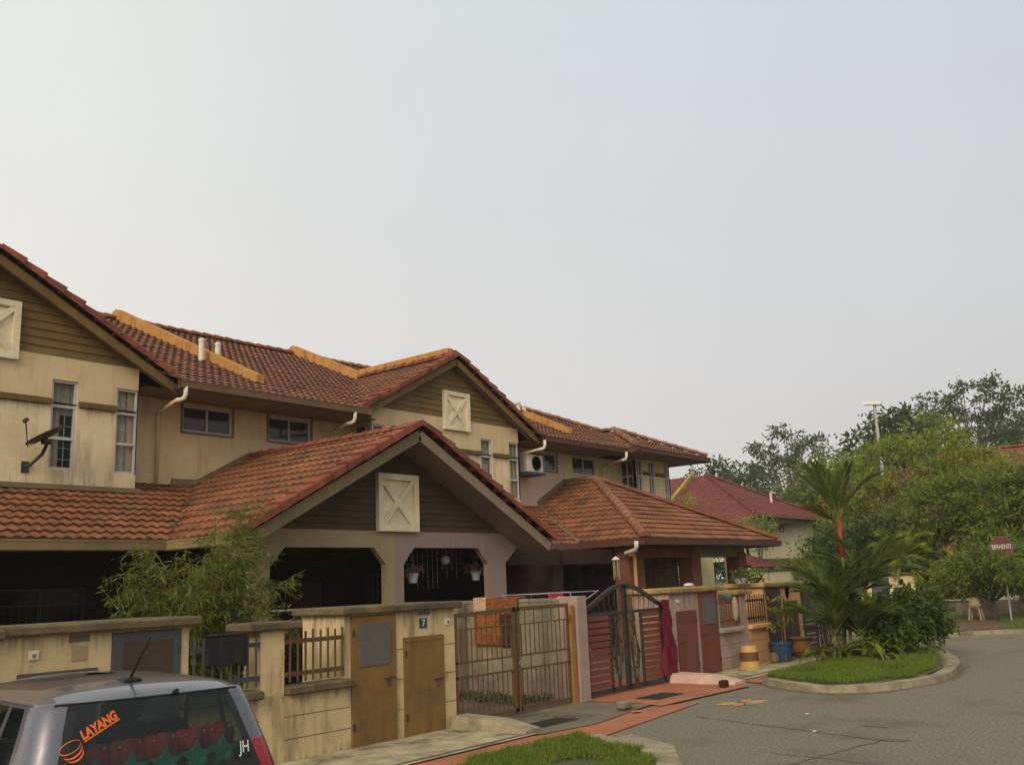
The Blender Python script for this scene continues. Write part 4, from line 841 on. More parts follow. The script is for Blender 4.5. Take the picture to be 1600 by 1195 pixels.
# ------------------------------------------------------------------ street walls with their meter cabinets
YF = 9.4
def plank_lines(mb, x0, x1, zs, y):
    for z in zs: mb.box(x0, x1, y-.001, y+.004, z-.006, z+.006)
def front_wall(b, s, label, wallm, doorm, shortm, copm, meshm, framem=None, pier=True, sillm='coping', door_labels=(None, None)):
    r = thing('street_wall', label, 'wall', (b+s*1.7, YF, 0), 'street walls with meter cabinets')
    X = lambda t: b+s*t
    def R(t0, t1): return tuple(sorted((X(t0), X(t1))))
    w_ = MB()
    zt = 1.62
    holes = [(*R(1.20, 1.98), .02, 1.60), (*R(2.12, 2.90), .02, 1.28)]
    wallgrid(w_, 'y', YF, .10, *R(1.10, 3.14), 0, zt, holes)
    w_.box(*R(1.10, 1.20), YF+.10, YF+.80, 0, zt); w_.box(*R(3.04, 3.14), YF+.10, YF+.80, 0, zt); w_.box(*R(1.20, 3.04), YF+.70, YF+.80, 0, zt)
    w_.box(*R(.17, 1.10), YF, YF+.14, 0, .76)
    if pier: w_.box(b-.17, b+.17, YF-.004, YF+.30, 0, 1.50)
    w_.build('wall', wallm, r)
    c = MB(); c.box(*R(1.0, 3.22), YF-.09, YF+.90, zt, zt+.10, .02); c.build('coping', copm, r)
    if pier: c = MB(); c.box(b-.36, b+.36, YF-.09, YF+.40, 1.50, 1.60, .02); c.build('pier_coping', 'coping' if copm == 'coping' else 'copingyel', r)
    c = MB(); c.box(*R(.18, 1.19), YF-.10, YF+.22, .76, .86, .02); c.build('sill', sillm, r)
    # railing in the opening
    g = MB(); n = 8
    for i in range(n):
        x = X(.24+i*.115); g.box(x-.010, x+.010, YF-.03, YF-.01, .90, 1.47+.02*(i % 2))
    for z in (.99, 1.36): g.box(*R(.18, 1.08), YF-.02 if False else YF-.008, YF+.03, z-.025, z+.025)
    g.build('railing', framem or 'ironbrown', r)
    # cabinet doors
    for k, h in enumerate(holes):
        d = MB(); x0, x1, z0, z1 = h; dm = doorm if k == 0 else shortm
        d.box(x0+.004, x1-.004, YF-.02, YF+.03, z0, z1-.004, .006)
        fr = .05; d.box(x0+.004, x1-.004, YF-.028, YF-.018, z1-.06, z1-.004) if k == 1 else None
        o = d.build('cabinet_door', dm, r)
        if door_labels[k]: part_label(o, door_labels[k])
        if k == 0 and meshm:
            MB().box(x0+.12, x1-.12, YF-.032, YF-.0205, .98, 1.50).build('mesh_panel', meshm, o)
        hx = x1-.14 if s > 0 else x0+.14
        kx = x0+.03 if s > 0 else x1-.03
        for hz_ in (.22, z1-.25): MB().tube([(kx, YF-.03, hz_), (kx, YF-.03, hz_+.09)], .012, 6).build('hinge', 'ironblack', o)
        MB().box(hx-.03, hx+.03, YF-.030, YF-.019, .70-.10*k, .78-.10*k).build('lock_plate', 'ironbrown', o)
        MB().tube([(hx-.09, YF-.045, .80-.10*k), (hx+.09, YF-.045, .81-.10*k)], .011, 6).build('handle', 'ironblack', o)
    ln = MB()
    for z in (.38, .76, 1.14):
        ln.box(*R(1.98, 2.12), YF-.0015, YF+.004, z-.005, z+.005); ln.box(*R(2.9, 3.14), YF-.0015, YF+.004, z-.005, z+.005)
    for z in (.27, .52): ln.box(*R(.17, 1.19), YF-.0015, YF+.004, z-.005, z+.005)
    ln.build('joint_lines', 'coping', r)
    return r
wA = front_wall(B[1], -1, 'cream street wall at the left edge, behind the parked car, with slate cabinet door', 'fence_cream', 'slate', 'slate', 'coping', 'brown_door', 'slate', pier=False)
w7 = front_wall(B[1], 1, 'cream street wall carrying the green 7 plate and two ochre cabinet doors', 'fence_cream', 'rust_door', 'rust_door', 'coping', 'greymesh', 'ironbrown', door_labels=('tall ochre cabinet door with a grey mesh panel', 'short plain ochre cabinet door'))
wL = front_wall(B[3], -1, 'faded pink street wall with two maroon cabinet doors, beside the arched slatted gate', 'fence_pink', 'red_door', 'red_door', 'copingyel', 'greymesh', 'red_door', sillm='fence_pink')
wO = front_wall(B[3], 1, 'orange street wall with dark brown cabinet doors behind the blue pot', 'orange', 'brown_door', 'brown_door', 'copingyel', None, 'ironblack', pier=False, sillm='orange')
# small fittings
def small(mb, name, m, r): return mb.build(name, m, r)
small(MB().box(9.70, 9.92, YF-.012, YF, 1.555, 1.60), 'name_plate', 'greymesh', w7)
pl = small(MB().box(9.715, 9.855, YF-.014, YF, 1.385, 1.515), 'number_plate', 'signgreen', w7)
me = text_mesh('digit', '7', .125, 'stick_white', pl, Matrix.Translation(Vector((9.785, YF-.0155, 1.447))-(w7.location)) @ Matrix.Rotation(math.pi/2, 4, 'X'), .001, .002)
def bell(x, r): 
    o = small(MB().box(x-.045, x+.045, YF-.02, YF, 1.40, 1.49, .006), 'bell_box', 'pvc', r); MB().box(x-.014, x+.014, YF-.03, YF-.0205, 1.425, 1.455).build('bell_button', 'coping', o)
bell(10.27, w7); bell(4.52, wA)
small(MB().box(4.86, 5.06, YF-.012, YF, 1.54, 1.60), 'name_plate', 'greymesh', wA); small(MB().box(4.89, 5.04, YF-.008, YF, 1.36, 1.50), 'bare_patch', 'tan', wA)
small(MB().box(16.75, 16.85, YF-.03, YF, 1.44, 1.50), 'bell_box', 'pvc', wL)
o = MB(); o.poly([(22.0+a, YF-.02, 1.47+c_) for a, c_ in ((0, .14), (.09, .09), (.09, -.04), (0, -.15), (-.09, -.04), (-.09, .09))]); o.prism([(22.0+a, YF-.02, 1.47+c_) for a, c_ in ((0, .14), (-.09, .09), (-.09, -.04), (0, -.15), (.09, -.04), (.09, .09))], (0, .02, 0)); o.build('shield_plaque', 'ironblack', wO)
# gate pillar of the left neighbour, lit on its left
gp = thing('gate_pillar', 'cream gate pillar at the left edge behind the car', 'pillar', (4.0, YF, 0)); MB().box(3.84, 4.12, YF-.05, YF+.3, 0, 1.60).build('shaft', 'fence_cream', gp); MB().box(3.76, 4.20, YF-.12, YF+.4, 1.60, 1.70, .02).build('cap', 'coping', gp)
# party wall with pillar between the two gates
pw = thing('party_wall', 'weathered grey dividing wall with a mauve end pillar between the two gates', 'wall', (B[2], 11.4, 0))
MB().box(B[2]-.07, B[2]+.07, 9.66, 13.5, 0, 1.60).build('wall', 'greywall', pw); MB().box(B[2]-.085, B[2]+.085, 9.66, 13.5, 1.60, 1.66, .01).build('coping', 'greywall', pw)
MB().box(13.32, 13.58, 9.30, 9.66, 0, 1.68, .01).build('end_pillar', 'pillar', pw); MB().box(13.13, 13.37, 11.75, 12.0, 0, 1.62).build('pier', 'greywall', pw)

# rust brown double gate
def bar_gate(x0, x1):
    r = thing('driveway_gate', 'rusty brown double gate of thin steel bars', 'gate', ((x0+x1)/2, YF, 0)); mid = (x0+x1)/2
    for k, (a, b) in enumerate(((x0, mid-.01), (mid+.01, x1))):
        g = MB()
        za, zb = (1.51, 1.545) if k == 0 else (1.545, 1.55)
        g.bar((a, YF, za), (b, YF, zb), .035, .06); g.bar((a, YF, .09), (b, YF, .09), .035, .055)
        for z in (.66, .86): g.bar((a, YF, z), (b, YF, z), .03, .028)
        g.bar((a, YF, 1.31), (b, YF, 1.33), .02, .016)
        st = b-.04 if k == 0 else a+.04; g.bar((st, YF, .05), (st, YF, 1.58), .06 if k == 0 else .05, .035, (0, 1, 0)); en = a+.015 if k == 0 else b-.02; g.bar((en, YF, .09), (en, YF, 1.52), .03, .03, (0, 1, 0))
        n = 12
        for i in range(1, n):
            x = a+(b-a)*i/n; g.bar((x, YF, .09), (x, YF, .66), .013, .013, (0, 1, 0)); g.bar((x, YF, .86), (x, YF, 1.32 if i % 2 else 1.52), .013, .013, (0, 1, 0))
            if i % 3 == 0: g.bar((x, YF, .66), (x, YF, .86), .013, .013, (0, 1, 0))
        l = g.build('gate_leaf', 'ironbrown', r)
        if k == 1: MB().tube([(mid+.02, YF-.03, .74), (mid+.02, YF-.06, .79), (mid+.06, YF-.06, .80), (mid+.06, YF-.03, .70)], .012, 6).build('padlock', 'steel', l); MB().tube([(mid, YF-.04, -.0), (mid, YF-.04, .5)], .012, 6).build('drop_bolt', 'ironbrown', l)
    MB().box(x1+.01, x1+.11, YF-.06, YF+.04, 0, 1.54).build('gate_post', 'ironyellow', r); MB().tube([(x1-.005, YF-.04, 1.4), (x1-.005, YF-.04, 1.3)], .02, 8).build('hinge', 'ironbrown', r)
    return r
bar_gate(10.44, 13.17)
# arched gates with slats outside and wrought vines in the middle
def arch_gate(x0, x1, label, slatm):
    r = thing('driveway_gate', label, 'gate', ((x0+x1)/2, YF, 0)); mid = (x0+x1)/2; hw = (x1-x0)/2
    for k, s in ((0, -1), (1, 1)):
        X = lambda t: mid+s*t
        g = MB(); top = lambda t: 1.44+.38*math.cos(min(1, t/hw)*math.pi/2)**1.3
        ts = [hw*i/14 for i in range(15)]
        for t0, t1 in zip(ts[:-1], ts[1:]): g.bar((X(t0), YF, top(t0)), (X(t1+.005), YF, top(t1)), .04, .07)
        for t, wd in ((.03, .08), (.52, .05), (hw-.03, .05)): g.bar((X(t), YF, .06), (X(t), YF, top(t) if t < .4 or t > .9 else 1.36), wd, .04, (0, 1, 0))
        g.bar((X(.03), YF, .09), (X(hw), YF, .09), .04, .08); g.bar((X(.03), YF, 1.36), (X(hw), YF, 1.36), .035, .05)
        l = g.build('gate_leaf', 'ironblack', r)
        sl = MB()
        for i in range(11):
            z = .16+i*.109; sl.box(*sorted((X(.55), X(hw-.05))), YF-.012, YF+.012, z, z+.083)
        sl.build('slats', slatm, l)
        v = MB()
        def vine(pts, rr=.012): v.tube(pts, rr, 5)
        for q in range(5):
            t0 = .27+rnd.uniform(-.05, .05); am = (.17-.07*q)*1.1
            vine([(X(t0), YF+rnd.uniform(-.01, .01), .12), (X(t0+am*.6), YF, .38), (X(t0+am), YF, .65+.05*q), (X(t0+am*.3), YF, .95), (X(t0-am*.5), YF, 1.22), (X(t0-am*.2), YF, 1.36)])
        for q in range(15):
            t0 = rnd.uniform(.12, .46); z = rnd.uniform(.15, 1.3); a = rnd.uniform(0, 6.28); L = rnd.uniform(.08, .16)
            dx, dz = math.cos(a)*L, abs(math.sin(a))*L
            v.add([(X(t0), YF-.01, z), (X(t0+dx*.5-dz*.22), YF-.015, z+dz*.5+dx*.22), (X(t0+dx), YF-.01, z+dz), (X(t0+dx*.5+dz*.22), YF-.005, z+dz*.5-dx*.22)], [(0, 1, 2, 3)])
        for q in range(6):
            t0 = .1+.17*q; vine([(X(t0), YF, 1.36), (X(t0+.06), YF, 1.36+(top(t0)-1.36)*.5), (X(t0+.02), YF, top(t0))], .007)
        v.build('wrought_vines', 'ironblack', l)
    return r
arch_gate(13.66, 16.18, 'arched black iron gate with maroon slats in front of the clothes rack', 'slat')
arch_gate(22.86, 25.4, 'arched dark gate half hidden behind the red stemmed palm', 'brown_door')
# sloping kerb blocks beside the drives
def ramp_block(x0, x1, m, label):
    mb = MB(); ys = [9.34, 8.6, 8.05]; hs = [.19, .17, .07]
    rows = []
    for y, h in zip(ys, hs): rows.append([(x0-.05, y, .0), (x0, y, h), (x1, y, h), (x1+.06, y, .0)])
    for a, b in zip(rows[:-1], rows[1:]):
        for j in range(3): mb.quad(a[j], a[j+1], b[j+1], b[j])
    mb.poly(rows[-1][::-1]); mb.poly(rows[0])
    return tag(mb.build('kerb_block', m), label, 'kerb', 'sloping kerb blocks beside the driveways')
ramp_block(10.25, 10.56, 'kerb', 'bare concrete kerb block beside the rusty brown double gate'); ramp_block(16.25, 16.62, 'kerbpink', 'pinkish white painted kerb block below the maroon cabinet doors')
ramp_block(22.55, 22.86, 'kerb', 'concrete kerb block behind the palm, below the dark cabinet doors')
def grate(cx, cy, sx, sy, label, z=.030):
    mb = MB(); mb.box(cx-sx, cx+sx, cy-sy, cy+sy, z-.02, z)
    for i in range(14): x = cx-sx+2*sx*(i+.5)/14; mb.box(x-.012, x+.012, cy-sy+.03, cy+sy-.03, z+.0005, z+.006)
    return tag(mb.build('drain_grate', 'grate'), label, 'drain cover', 'iron drain gratings in the driveways')
grate(11.2, 8.42, .46, .20, 'black drain grating in the grey concrete drive'); grate(14.35, 8.48, .42, .22, 'black drain grating in the terracotta paving', .034)

# ------------------------------------------------------------------ things on the houses
d = thing('satellite_dish', 'black satellite dish on a bracket on the upper left wall', 'satellite dish', (8.08, YG, 4.3))
bowl = MB(); ax = Vector((-.42, .20, .85)).normalized(); e1 = ax.cross(Vector((0, 1, 0))).normalized(); e2 = ax.cross(e1); cc = Vector((8.14, 16.92, 4.80))
rows = [[cc+(e1*math.cos(2*math.pi*j/24)+e2*math.sin(2*math.pi*j/24))*rr+ax*(rr*rr*.40) for j in range(24)] for rr in (.02, .12, .24, .35)]
rows2 = [[p-ax*.012 for p in q] for q in rows]
for rw_ in (rows, rows2):
    for a, b in zip(rw_[:-1], rw_[1:]):
        for j in range(24): bowl.quad(a[j], a[(j+1) % 24], b[(j+1) % 24], b[j])
for j in range(24): bowl.quad(rows[-1][j], rows[-1][(j+1) % 24], rows2[-1][(j+1) % 24], rows2[-1][j])
bowl.build('reflector', 'ironblack', d)
MB().tube([(8.03, YG, 4.33), (8.10, YG-.08, 4.36), (8.24, YG-.2, 4.55), (8.25, YG-.32, 4.70), cc-ax*.02], .032, 8).build('mast', 'ironblack', d); MB().box(7.97, 8.10, YG-.03, YG, 4.22, 4.42).build('foot_plate', 'ironblack', d); MB().box(8.1, 8.24, 16.9, 17.02, 4.68, 4.78, .02).build('clamp', 'ironblack', d)
lo_ = cc+Vector((-.52, .50, -.40)).normalized()*.34
MB().tube([cc, lo_, Vector((7.80, 16.98, 5.06))], .014, 6).build('feed_arm', 'ironblack', d); MB().tube([(7.76, 16.95, 5.05), (7.82, 16.98, 5.10)], .04, 8).build('receiver', 'ironblack', d)
MB().tube([(8.03, YG-.01, 4.25), (8.04, YG-.02, 4.0), (8.1, YG-.03, 3.98), (9.0, YG-.03, 3.99)], .007, 5).build('cable', 'pvc', d)
ac = thing('air_conditioner', 'white air conditioner outdoor unit on a bracket by the pink wall', 'air conditioner', (23.3, 17.8, 5.1))
MB().box(22.95, 23.72, 17.55, 17.85, 5.22, 5.75, .015).build('casing', 'pvc', ac)
fan = MB(); fan.lathe([(.235, 0), (.235, .012), (.215, .014), (.21, .004)], (0, 0, 0), 24)
for q in range(6): fan.lathe([(.035*q+.01, .010), (.035*q+.02, .010)], (0, 0, 0), 20)
fo = fan.build('fan_guard', 'greymesh', None); fo.parent = ac; fo.rotation_euler = (math.pi/2, 0, 0); fo.location = Vector((23.38, 17.548, 5.49))-ac.location
lv = MB()
for q in range(9): lv.box(22.935, 22.948, 17.58, 17.82, 5.28+q*.048, 5.30+q*.048)
lv.build('side_louvres', 'alu', ac); MB().box(22.9, 23.78, 17.50, 18.15, 5.14, 5.20).build('bracket', 'slate', ac)
# rug over the dividing wall
rg = thing('shag_rug', 'patchwork shag rug of cream, orange and dark brown draped over the dividing wall', 'rug', (13.4, 11.05, .9))
def shag(y0, y1, z0, z1, m):
    mb = MB(); ny, nz = 14, 14
    P = [[(13.355-.03-.02*rnd.random(), y0+(y1-y0)*i/ny, z0+(z1-z0)*j/nz) for j in range(nz+1)] for i in range(ny+1)]
    for i in range(ny):
        for j in range(nz): mb.quad(P[i][j], P[i+1][j], P[i+1][j+1], P[i][j+1])
    if z1 > 1.6: mb.box(13.34, 13.56, y0, y1, 1.665, 1.71, .012); mb.box(13.545, 13.575, y0, y1, 1.1, 1.68)
    return mb.build('rug_patch', m, rg)
shag(11.25, 11.54, 1.42, 1.70, 'rug_cream'); shag(10.95, 11.25, 1.42, 1.70, 'rug_brown'); shag(10.55, 10.95, 1.42, 1.70, 'rug_brown'); shag(11.25, 11.54, .90, 1.42, 'rug_orange'); shag(10.95, 11.25, 1.05, 1.42, 'rug_orange'); shag(10.95, 11.25, .90, 1.05, 'rug_brown'); shag(10.55, 10.95, .88, 1.42, 'rug_dark')
# magenta cloth over the gate end
cl = MB(); ny, nz = 12, 26
P = [[(16.06+.024*i+.02*math.sin(j*.5+i*.4)+.0005*j*(i-5)+.003*j, YF-.07-.05*math.sin(i*1.9+j*.22), 1.52-.052*j) for i in range(ny+1)] for j in range(nz+1)]
for j in range(nz):
    for i in range(ny): cl.quad(P[j][i], P[j][i+1], P[j+1][i+1], P[j+1][i])
tag(cl.build('hanging_cloth', 'magenta', smooth=True), 'magenta cloth hanging over the end of the arched gate', 'cloth')
bk = MB(); [bk.prism([(6.36+.06*q, YF-.05-.012*math.sin(q*1.9), 1.17+.03*math.sin(q*1.3)), (6.42+.06*q, YF-.05-.012*math.sin(q*1.9+1.9), 1.17+.03*math.sin(q*1.3+1.3)), (6.42+.06*q, YF-.045, 1.49), (6.36+.06*q, YF-.045, 1.49)], (0, .02, 0)) for q in range(9)]; bk.box(6.36, 6.90, YF-.055, YF+.05, 1.48, 1.51, .012)
tag(bk.build('hanging_cloth', 'black_cloth'), 'black cloth hung over the slate railing behind the car', 'cloth')
# clothes racks behind the gates
def rack(x, y, L, wd, z, label, m='steel'):
    r = thing('clothes_rack', label, 'clothes rack', (x, y, 0.03), 'clothes drying racks'); f = MB()
    for s in (-1, 1):
        f.tube([(x-L/2, y+s*wd/2, z), (x+L/2, y+s*wd/2, z)], .012, 6); 
        for e in (-1, 1): f.tube([(x+e*L/2, y+s*wd/2, z), (x+e*L*.38, y+s*wd*.15, z-.2), (x+e*L*.45, y-s*wd/2, .05)], .011, 6)
    f.build('frame', m, r); q = MB()
    for i in range(1, 6): yy = y-wd/2+wd*i/6; q.tube([(x-L/2, yy, z), (x+L/2, yy, z)], .006, 5)
    q.build('lines', m, r); return r
rack(15.35, 11.3, 2.2, .7, 1.72, 'steel clothes drying rack behind the arched gate'); rack(9.7, 12.6, 1.9, .7, 1.66, 'steel clothes drying rack inside the cream porch')
for (x, y, ww, z0), lab in zip(((15.0, 11.1, .3, 1.2), (15.5, 11.4, .35, 1.1)), ('red cloth on the rack behind the left leaf of the arched gate', 'red cloth on the rack behind the right leaf of the arched gate')):
    tag(MB().box(x, x+ww, y-.01, y+.02, z0, 1.73, .008).build('laundry', 'redcloth'), lab, 'laundry')
tag(MB().box(14.62, 14.86, 10.6, 10.64, 1.42, 1.66, .01).build('laundry', 'stick_white'), 'white cloth pegged behind the arched gate', 'laundry')
# hanging baskets, lantern and chimes
def basket(x, y, z, label):
    r = thing('hanging_basket', label, 'hanging plant', (x, y, z), 'hanging flower pots in the lavender porch')
    MB().lathe([(.075, 0), (.11, .17), (.12, .175), (.12, .20), (.10, .20)], (x, y, z), 16).build('pot', 'whiteplastic', r)
    P = nrg.normal(size=(140, 3))*[.11, .11, .05]+[x, y, z+.26]; leaves('flowers', P, nrg.normal(size=(140, 3)), .07, .05, 'pinkflower', r)
    h = MB()
    for q in range(3): a = q*2.09; h.tube([(x+.11*math.cos(a), y+.11*math.sin(a), z+.2), (x, y, z+.6)], .004, 4)
    h.tube([(x, y, z+.6), (x, y, 2.71)], .005, 4); h.build('hanger', 'steel', r)
basket(14.62, 14.3, 2.03, 'white hanging pot of mauve flowers at the left of the lavender porch opening'); basket(16.50, 14.2, 2.04, 'white hanging pot of reddish flowers at the right of the lavender porch opening')
la = thing('hanging_lantern', 'round white paper lantern hanging in the lavender porch', 'lantern', (15.85, 14.5, 2.45)); MB().ball((15.85, 14.5, 2.5), .10, 14, 9).build('globe', 'whiteplastic', la, smooth=True); MB().tube([(15.85, 14.5, 2.6), (15.85, 14.5, 2.72)], .006, 5).build('cord', 'steel', la)
ic = MB()
for q in range(14):
    x = 14.4+q*.155; L = rnd.choice((.3, .6, .8, .45)); ic.tube([(x, 14.55, 2.70), (x+rnd.uniform(-.01, .01), 14.55, 2.70-L)], .003, 4)
    for z in range(int(L/.09)): ic.ball((x, 14.55, 2.68-z*.09), .009, 5, 3)
tag(ic.build('icicle_lights', 'stick_white'), 'string of icicle lights hanging unlit across the lavender porch', 'string lights')
ch = thing('wind_chime', 'bamboo wind chime hanging beside the brick column pipe', 'wind chime', (21.0, 13.4, 2.0)); MB().lathe([(.02, .50), (.10, .44), (.11, .42), (.02, .42)], (21.0, 13.4, 2.0), 14).build('cap', 'pvc', ch)
tb = MB()
for q in range(6): a = q*1.047; tb.tube([(21.0+.07*math.cos(a), 13.4+.07*math.sin(a), 2.40), (21.0+.07*math.cos(a), 13.4+.07*math.sin(a), 2.05-.03*(q % 3)*2)], .014, 6)
tb.build('tubes', 'beige', ch)

# ------------------------------------------------------------------ pots and clutter on the pavement
pt = thing('plant_pot', 'upturned yellow and brown banded pot by the pink pier', 'pot', (19.0, 9.05, .03), 'pots by the street walls')
MB().lathe([(.24, 0), (.24, .04), (.21, .05), (.19, .16), (.185, .18)], (19.0, 9.05, .03), 24).build('rim', 'goldpot', pt); MB().lathe([(.193, .16), (.187, .34)], (19.0, 9.05, .03), 24).build('band', 'brownpot', pt); MB().lathe([(.187, .335), (.16, .44), (.14, .46)], (19.0, 9.05, .03), 24).build('base', 'goldpot', pt)
pt = thing('plant_pot', 'blue glazed pot in front of the dark cabinet door', 'pot', (20.75, 9.1, .03), 'pots by the street walls'); MB().lathe([(.17, 0), (.25, .36), (.28, .37), (.28, .41), (.25, .41), (.24, .36)], (20.75, 9.1, .03), 24).build('body', 'bluepot', pt)
pt = thing('plant_pot', 'rounded brown clay pot with a flared rim below the shield plaque', 'pot', (21.85, 9.1, .03), 'pots by the street walls'); MB().lathe([(.13, 0), (.24, .14), (.25, .24), (.20, .36), (.27, .42), (.27, .44), (.20, .40)], (21.85, 9.1, .03), 24).build('body', 'claypot', pt)
tag(MB().ball((20.35, 9.12, .13), (.11, .12, .13), 8, 6).build('stone', 'coping'), 'dark stone leaning at the foot of the blue pot', 'stone'); 
tag(MB().box(12.62, 12.84, 8.06, 8.22, .03, .16, .03).build('stone', 'greywall'), 'grey brick lump at the corner of the terracotta paving', 'stone')
tag(MB().box(15.75, 15.9, 8.0, 8.12, .03, .15, .02).build('stone', 'shadebrown'), 'small dark block in front of the painted kerb', 'stone')
tag(MB().ball((18.98, 9.42, 1.46), (.13, .09, .09), 7, 5).build('plastic_bag', 'dullgreen'), 'green bag on top of the pink wall railing', 'bag'); tag(MB().ball((19.2, 9.38, 1.22), (.10, .08, .26), 9, 7).build('plastic_bag', 'beige'), 'pale bag hanging from the pink wall railing', 'bag')
tag(MB().ball((17.6, 9.55, 1.76), (.16, .09, .04), 9, 5).build('shoe', 'stick_white'), 'white slipper left on the yellowish coping', 'shoe')
rp = thing('rangoli', 'faded orange, green and yellow powder rangoli on the asphalt', 'floor drawing', (14.2, 6.95, .005))
for q, (a, L, m) in enumerate([(k*math.pi/4+.2, .50 if k % 2 else .42, ('chalk_orange', 'chalk_green', 'chalk_orange', 'chalk_yellow')[k % 4]) for k in range(8)]):
    dx, dy = math.cos(a), math.sin(a); MB().poly([(14.2+dx*.06, 6.95+dy*.06, .0055), (14.2+dx*L*.5-dy*.12, 6.95+dy*L*.5+dx*.12, .0055), (14.2+dx*L, 6.95+dy*L, .0055), (14.2+dx*L*.5+dy*.12, 6.95+dy*L*.5-dx*.12, .0055)]).build('petal', m, rp)
for x, y in ((12.0, 8.25), (13.3, 5.55), (11.9, 4.9), (16.9, 6.4)):
    tag(MB().box(x-.025, x+.03, y-.02, y+.02, .012, .022).build('litter', 'stick_white'), None, None)
lit = [o for o in C.objects if o.name.startswith('litter')]
for o, l in zip(lit, ('scrap of white litter beside the grating in the grey drive', 'scrap of white litter in the middle of the road', 'scrap of white litter on the road near the grass verge', 'scrap of white litter below the far kerb')): tag(o, l, 'litter', 'scraps of litter on the ground')
tag(MB().add([(12.6+.16*math.cos(t)*rnd.uniform(.5, 1), 7.85+.10*math.sin(t)*rnd.uniform(.5, 1), .035) for t in [k*.52 for k in range(12)]], [tuple(range(12))]).build('powder_patch', 'chalk_orange'), 'splash of bright orange powder on the drive edge', 'powder')
# weeds at the foot of the dividing wall
P = np.stack([nrg.uniform(12.5, 13.3, 500), nrg.uniform(9.8, 12.6, 500), nrg.uniform(.03, .05, 500)], 1); D = nrg.normal(size=(500, 3))*.5; D[:, 2] = 1
tag(leaves('weeds', P, D, nrg.uniform(.05, .20, 500), .03, 'leaf_dark'), kind='stuff')

# ------------------------------------------------------------------ plants
def crown_points(blobs, n, clump=0.2, per=26, shell=2.4):
    """leaf bases and directions gathered into clumps inside ellipsoids"""
    vol = np.array([b[3]*b[4]*b[5] for b in blobs])**0.8; vol /= vol.sum(); P, D, Cn = [], [], []
    for b, f in zip(blobs, vol):
        k = max(3, int(n*f/per))
        d = nrg.normal(size=(k, 3)); d /= np.linalg.norm(d, axis=1, keepdims=True)
        rr = nrg.uniform(0.15, 1, k)**(1/shell)*nrg.uniform(.86, 1.14, k)
        c = np.array(b[:3])+d*rr[:, None]*np.array(b[3:6]); s = clump*np.mean(b[3:6])
        p = np.repeat(c, per, 0)+nrg.normal(size=(k*per, 3))*s*np.array([1, 1, .6])
        q = np.repeat(d, per, 0)*.8+nrg.normal(size=(k*per, 3))*.8-np.array([0, 0, .25])
        P.append(p); D.append(q); Cn.append(c)
    return np.concatenate(P), np.concatenate(D), np.concatenate(Cn)
def make_tree(name, label, base, blobs, n, leaf, m, cat='tree', group=None, r=.16, trunk_h=None, clump=.2, per=26, wr=.45, shell=2.4, limbs=14, bark='bark'):
    t = thing(name, label, cat, base, group)
    P, D, Cn = crown_points(blobs, n, clump, per, shell)
    keep = P[:, 2] > base[2]+.05; P, D = P[keep], D[keep]
    leaves('crown', P, D, np.clip(nrg.lognormal(-.08, .34, len(P)), .4, 1.9)*leaf, leaf*wr, m, t)
    mb = MB(); cz = np.mean([b[2] for b in blobs]); th = trunk_h if trunk_h else max(.3, (cz-base[2])*.55)
    top = Vector((base[0]+rnd.uniform(-.1, .1)*th, base[1]+rnd.uniform(-.1, .1)*th, base[2]+th))
    mb.tube([base, (Vector(base)+top)/2+Vector((rnd.uniform(-.04, .04)*th, rnd.uniform(-.04, .04)*th, 0)), top], [r, r*.8, r*.65], 8)
    idx = nrg.choice(len(Cn), min(limbs, len(Cn)), replace=False)
    for i in idx:
        e = Vector(Cn[i]); md = top.lerp(e, .5)+Vector((0, 0, .12*(e-top).length)); mb.tube([top, top.lerp(md, .6)+Vector((rnd.uniform(-.1, .1), rnd.uniform(-.1, .1), 0))*r*4, md, e], [r*.45, r*.34, r*.24, r*.08], 5)
    mb.build('trunk', bark, t)
    return t
FT = 'tall trees beyond the houses'
make_tree('broadleaf_tree', 'dense dark round topped tree right behind the street lamp', (87, 26.5, 0), [(87, 27.0, 11.5, 3.4, 3.4, 4.4), (86.5, 25.0, 8.5, 3.6, 3.6, 4.5), (87, 28.4, 6.5, 3.4, 3.2, 4), (87, 24.5, 13.4, 2.4, 2.0, 2.3)], 15000, .55, 'leaf_dark', group=FT, clump=.12, per=34)
make_tree('broadleaf_tree', 'tallest open crowned tree with visible pale limbs at the right', (101, 22.5, 0), [(101, 24.5, 14.5, 2.5, 2.2, 3.5), (101, 21.6, 17.6, 3.0, 2.6, 2.6), (101, 19.2, 16.2, 2.6, 2.4, 2.4), (101, 25.8, 17.4, 2.0, 1.8, 2.2), (101, 22, 12, 4.5, 4.5, 3), (101, 18, 12.5, 3, 3, 3)], 9000, .46, 'leaf_far', group=FT, clump=.13, shell=3.5, limbs=60, r=.28, trunk_h=9)
make_tree('broadleaf_tree', 'dark tree cut by the right edge of the photo, tallest there', (90, 12.5, 0), [(90, 12.0, 13.2, 2.6, 2.2, 4.4), (90, 14.5, 10.0, 3.5, 3.5, 3.8), (90, 17.0, 8.0, 3.5, 3.0, 3.5)], 8000, .55, 'leaf_dark', group=FT)
make_tree('broadleaf_tree', 'thin crowned tree with sky showing through, right above the red roof', (96, 39.6, 0), [(96, 42.0, 13.8, 1.8, 1.6, 2.4), (96, 39.2, 15.0, 2.2, 1.9, 2.3), (96, 37.0, 13.2, 2.0, 1.9, 2.6), (96, 40.6, 10.4, 3.4, 3.4, 3.0), (96, 35.8, 10.5, 1.6, 1.5, 2.0)], 4600, .46, 'leaf_far', group=FT, clump=.15, shell=4, limbs=60, r=.24, trunk_h=7)
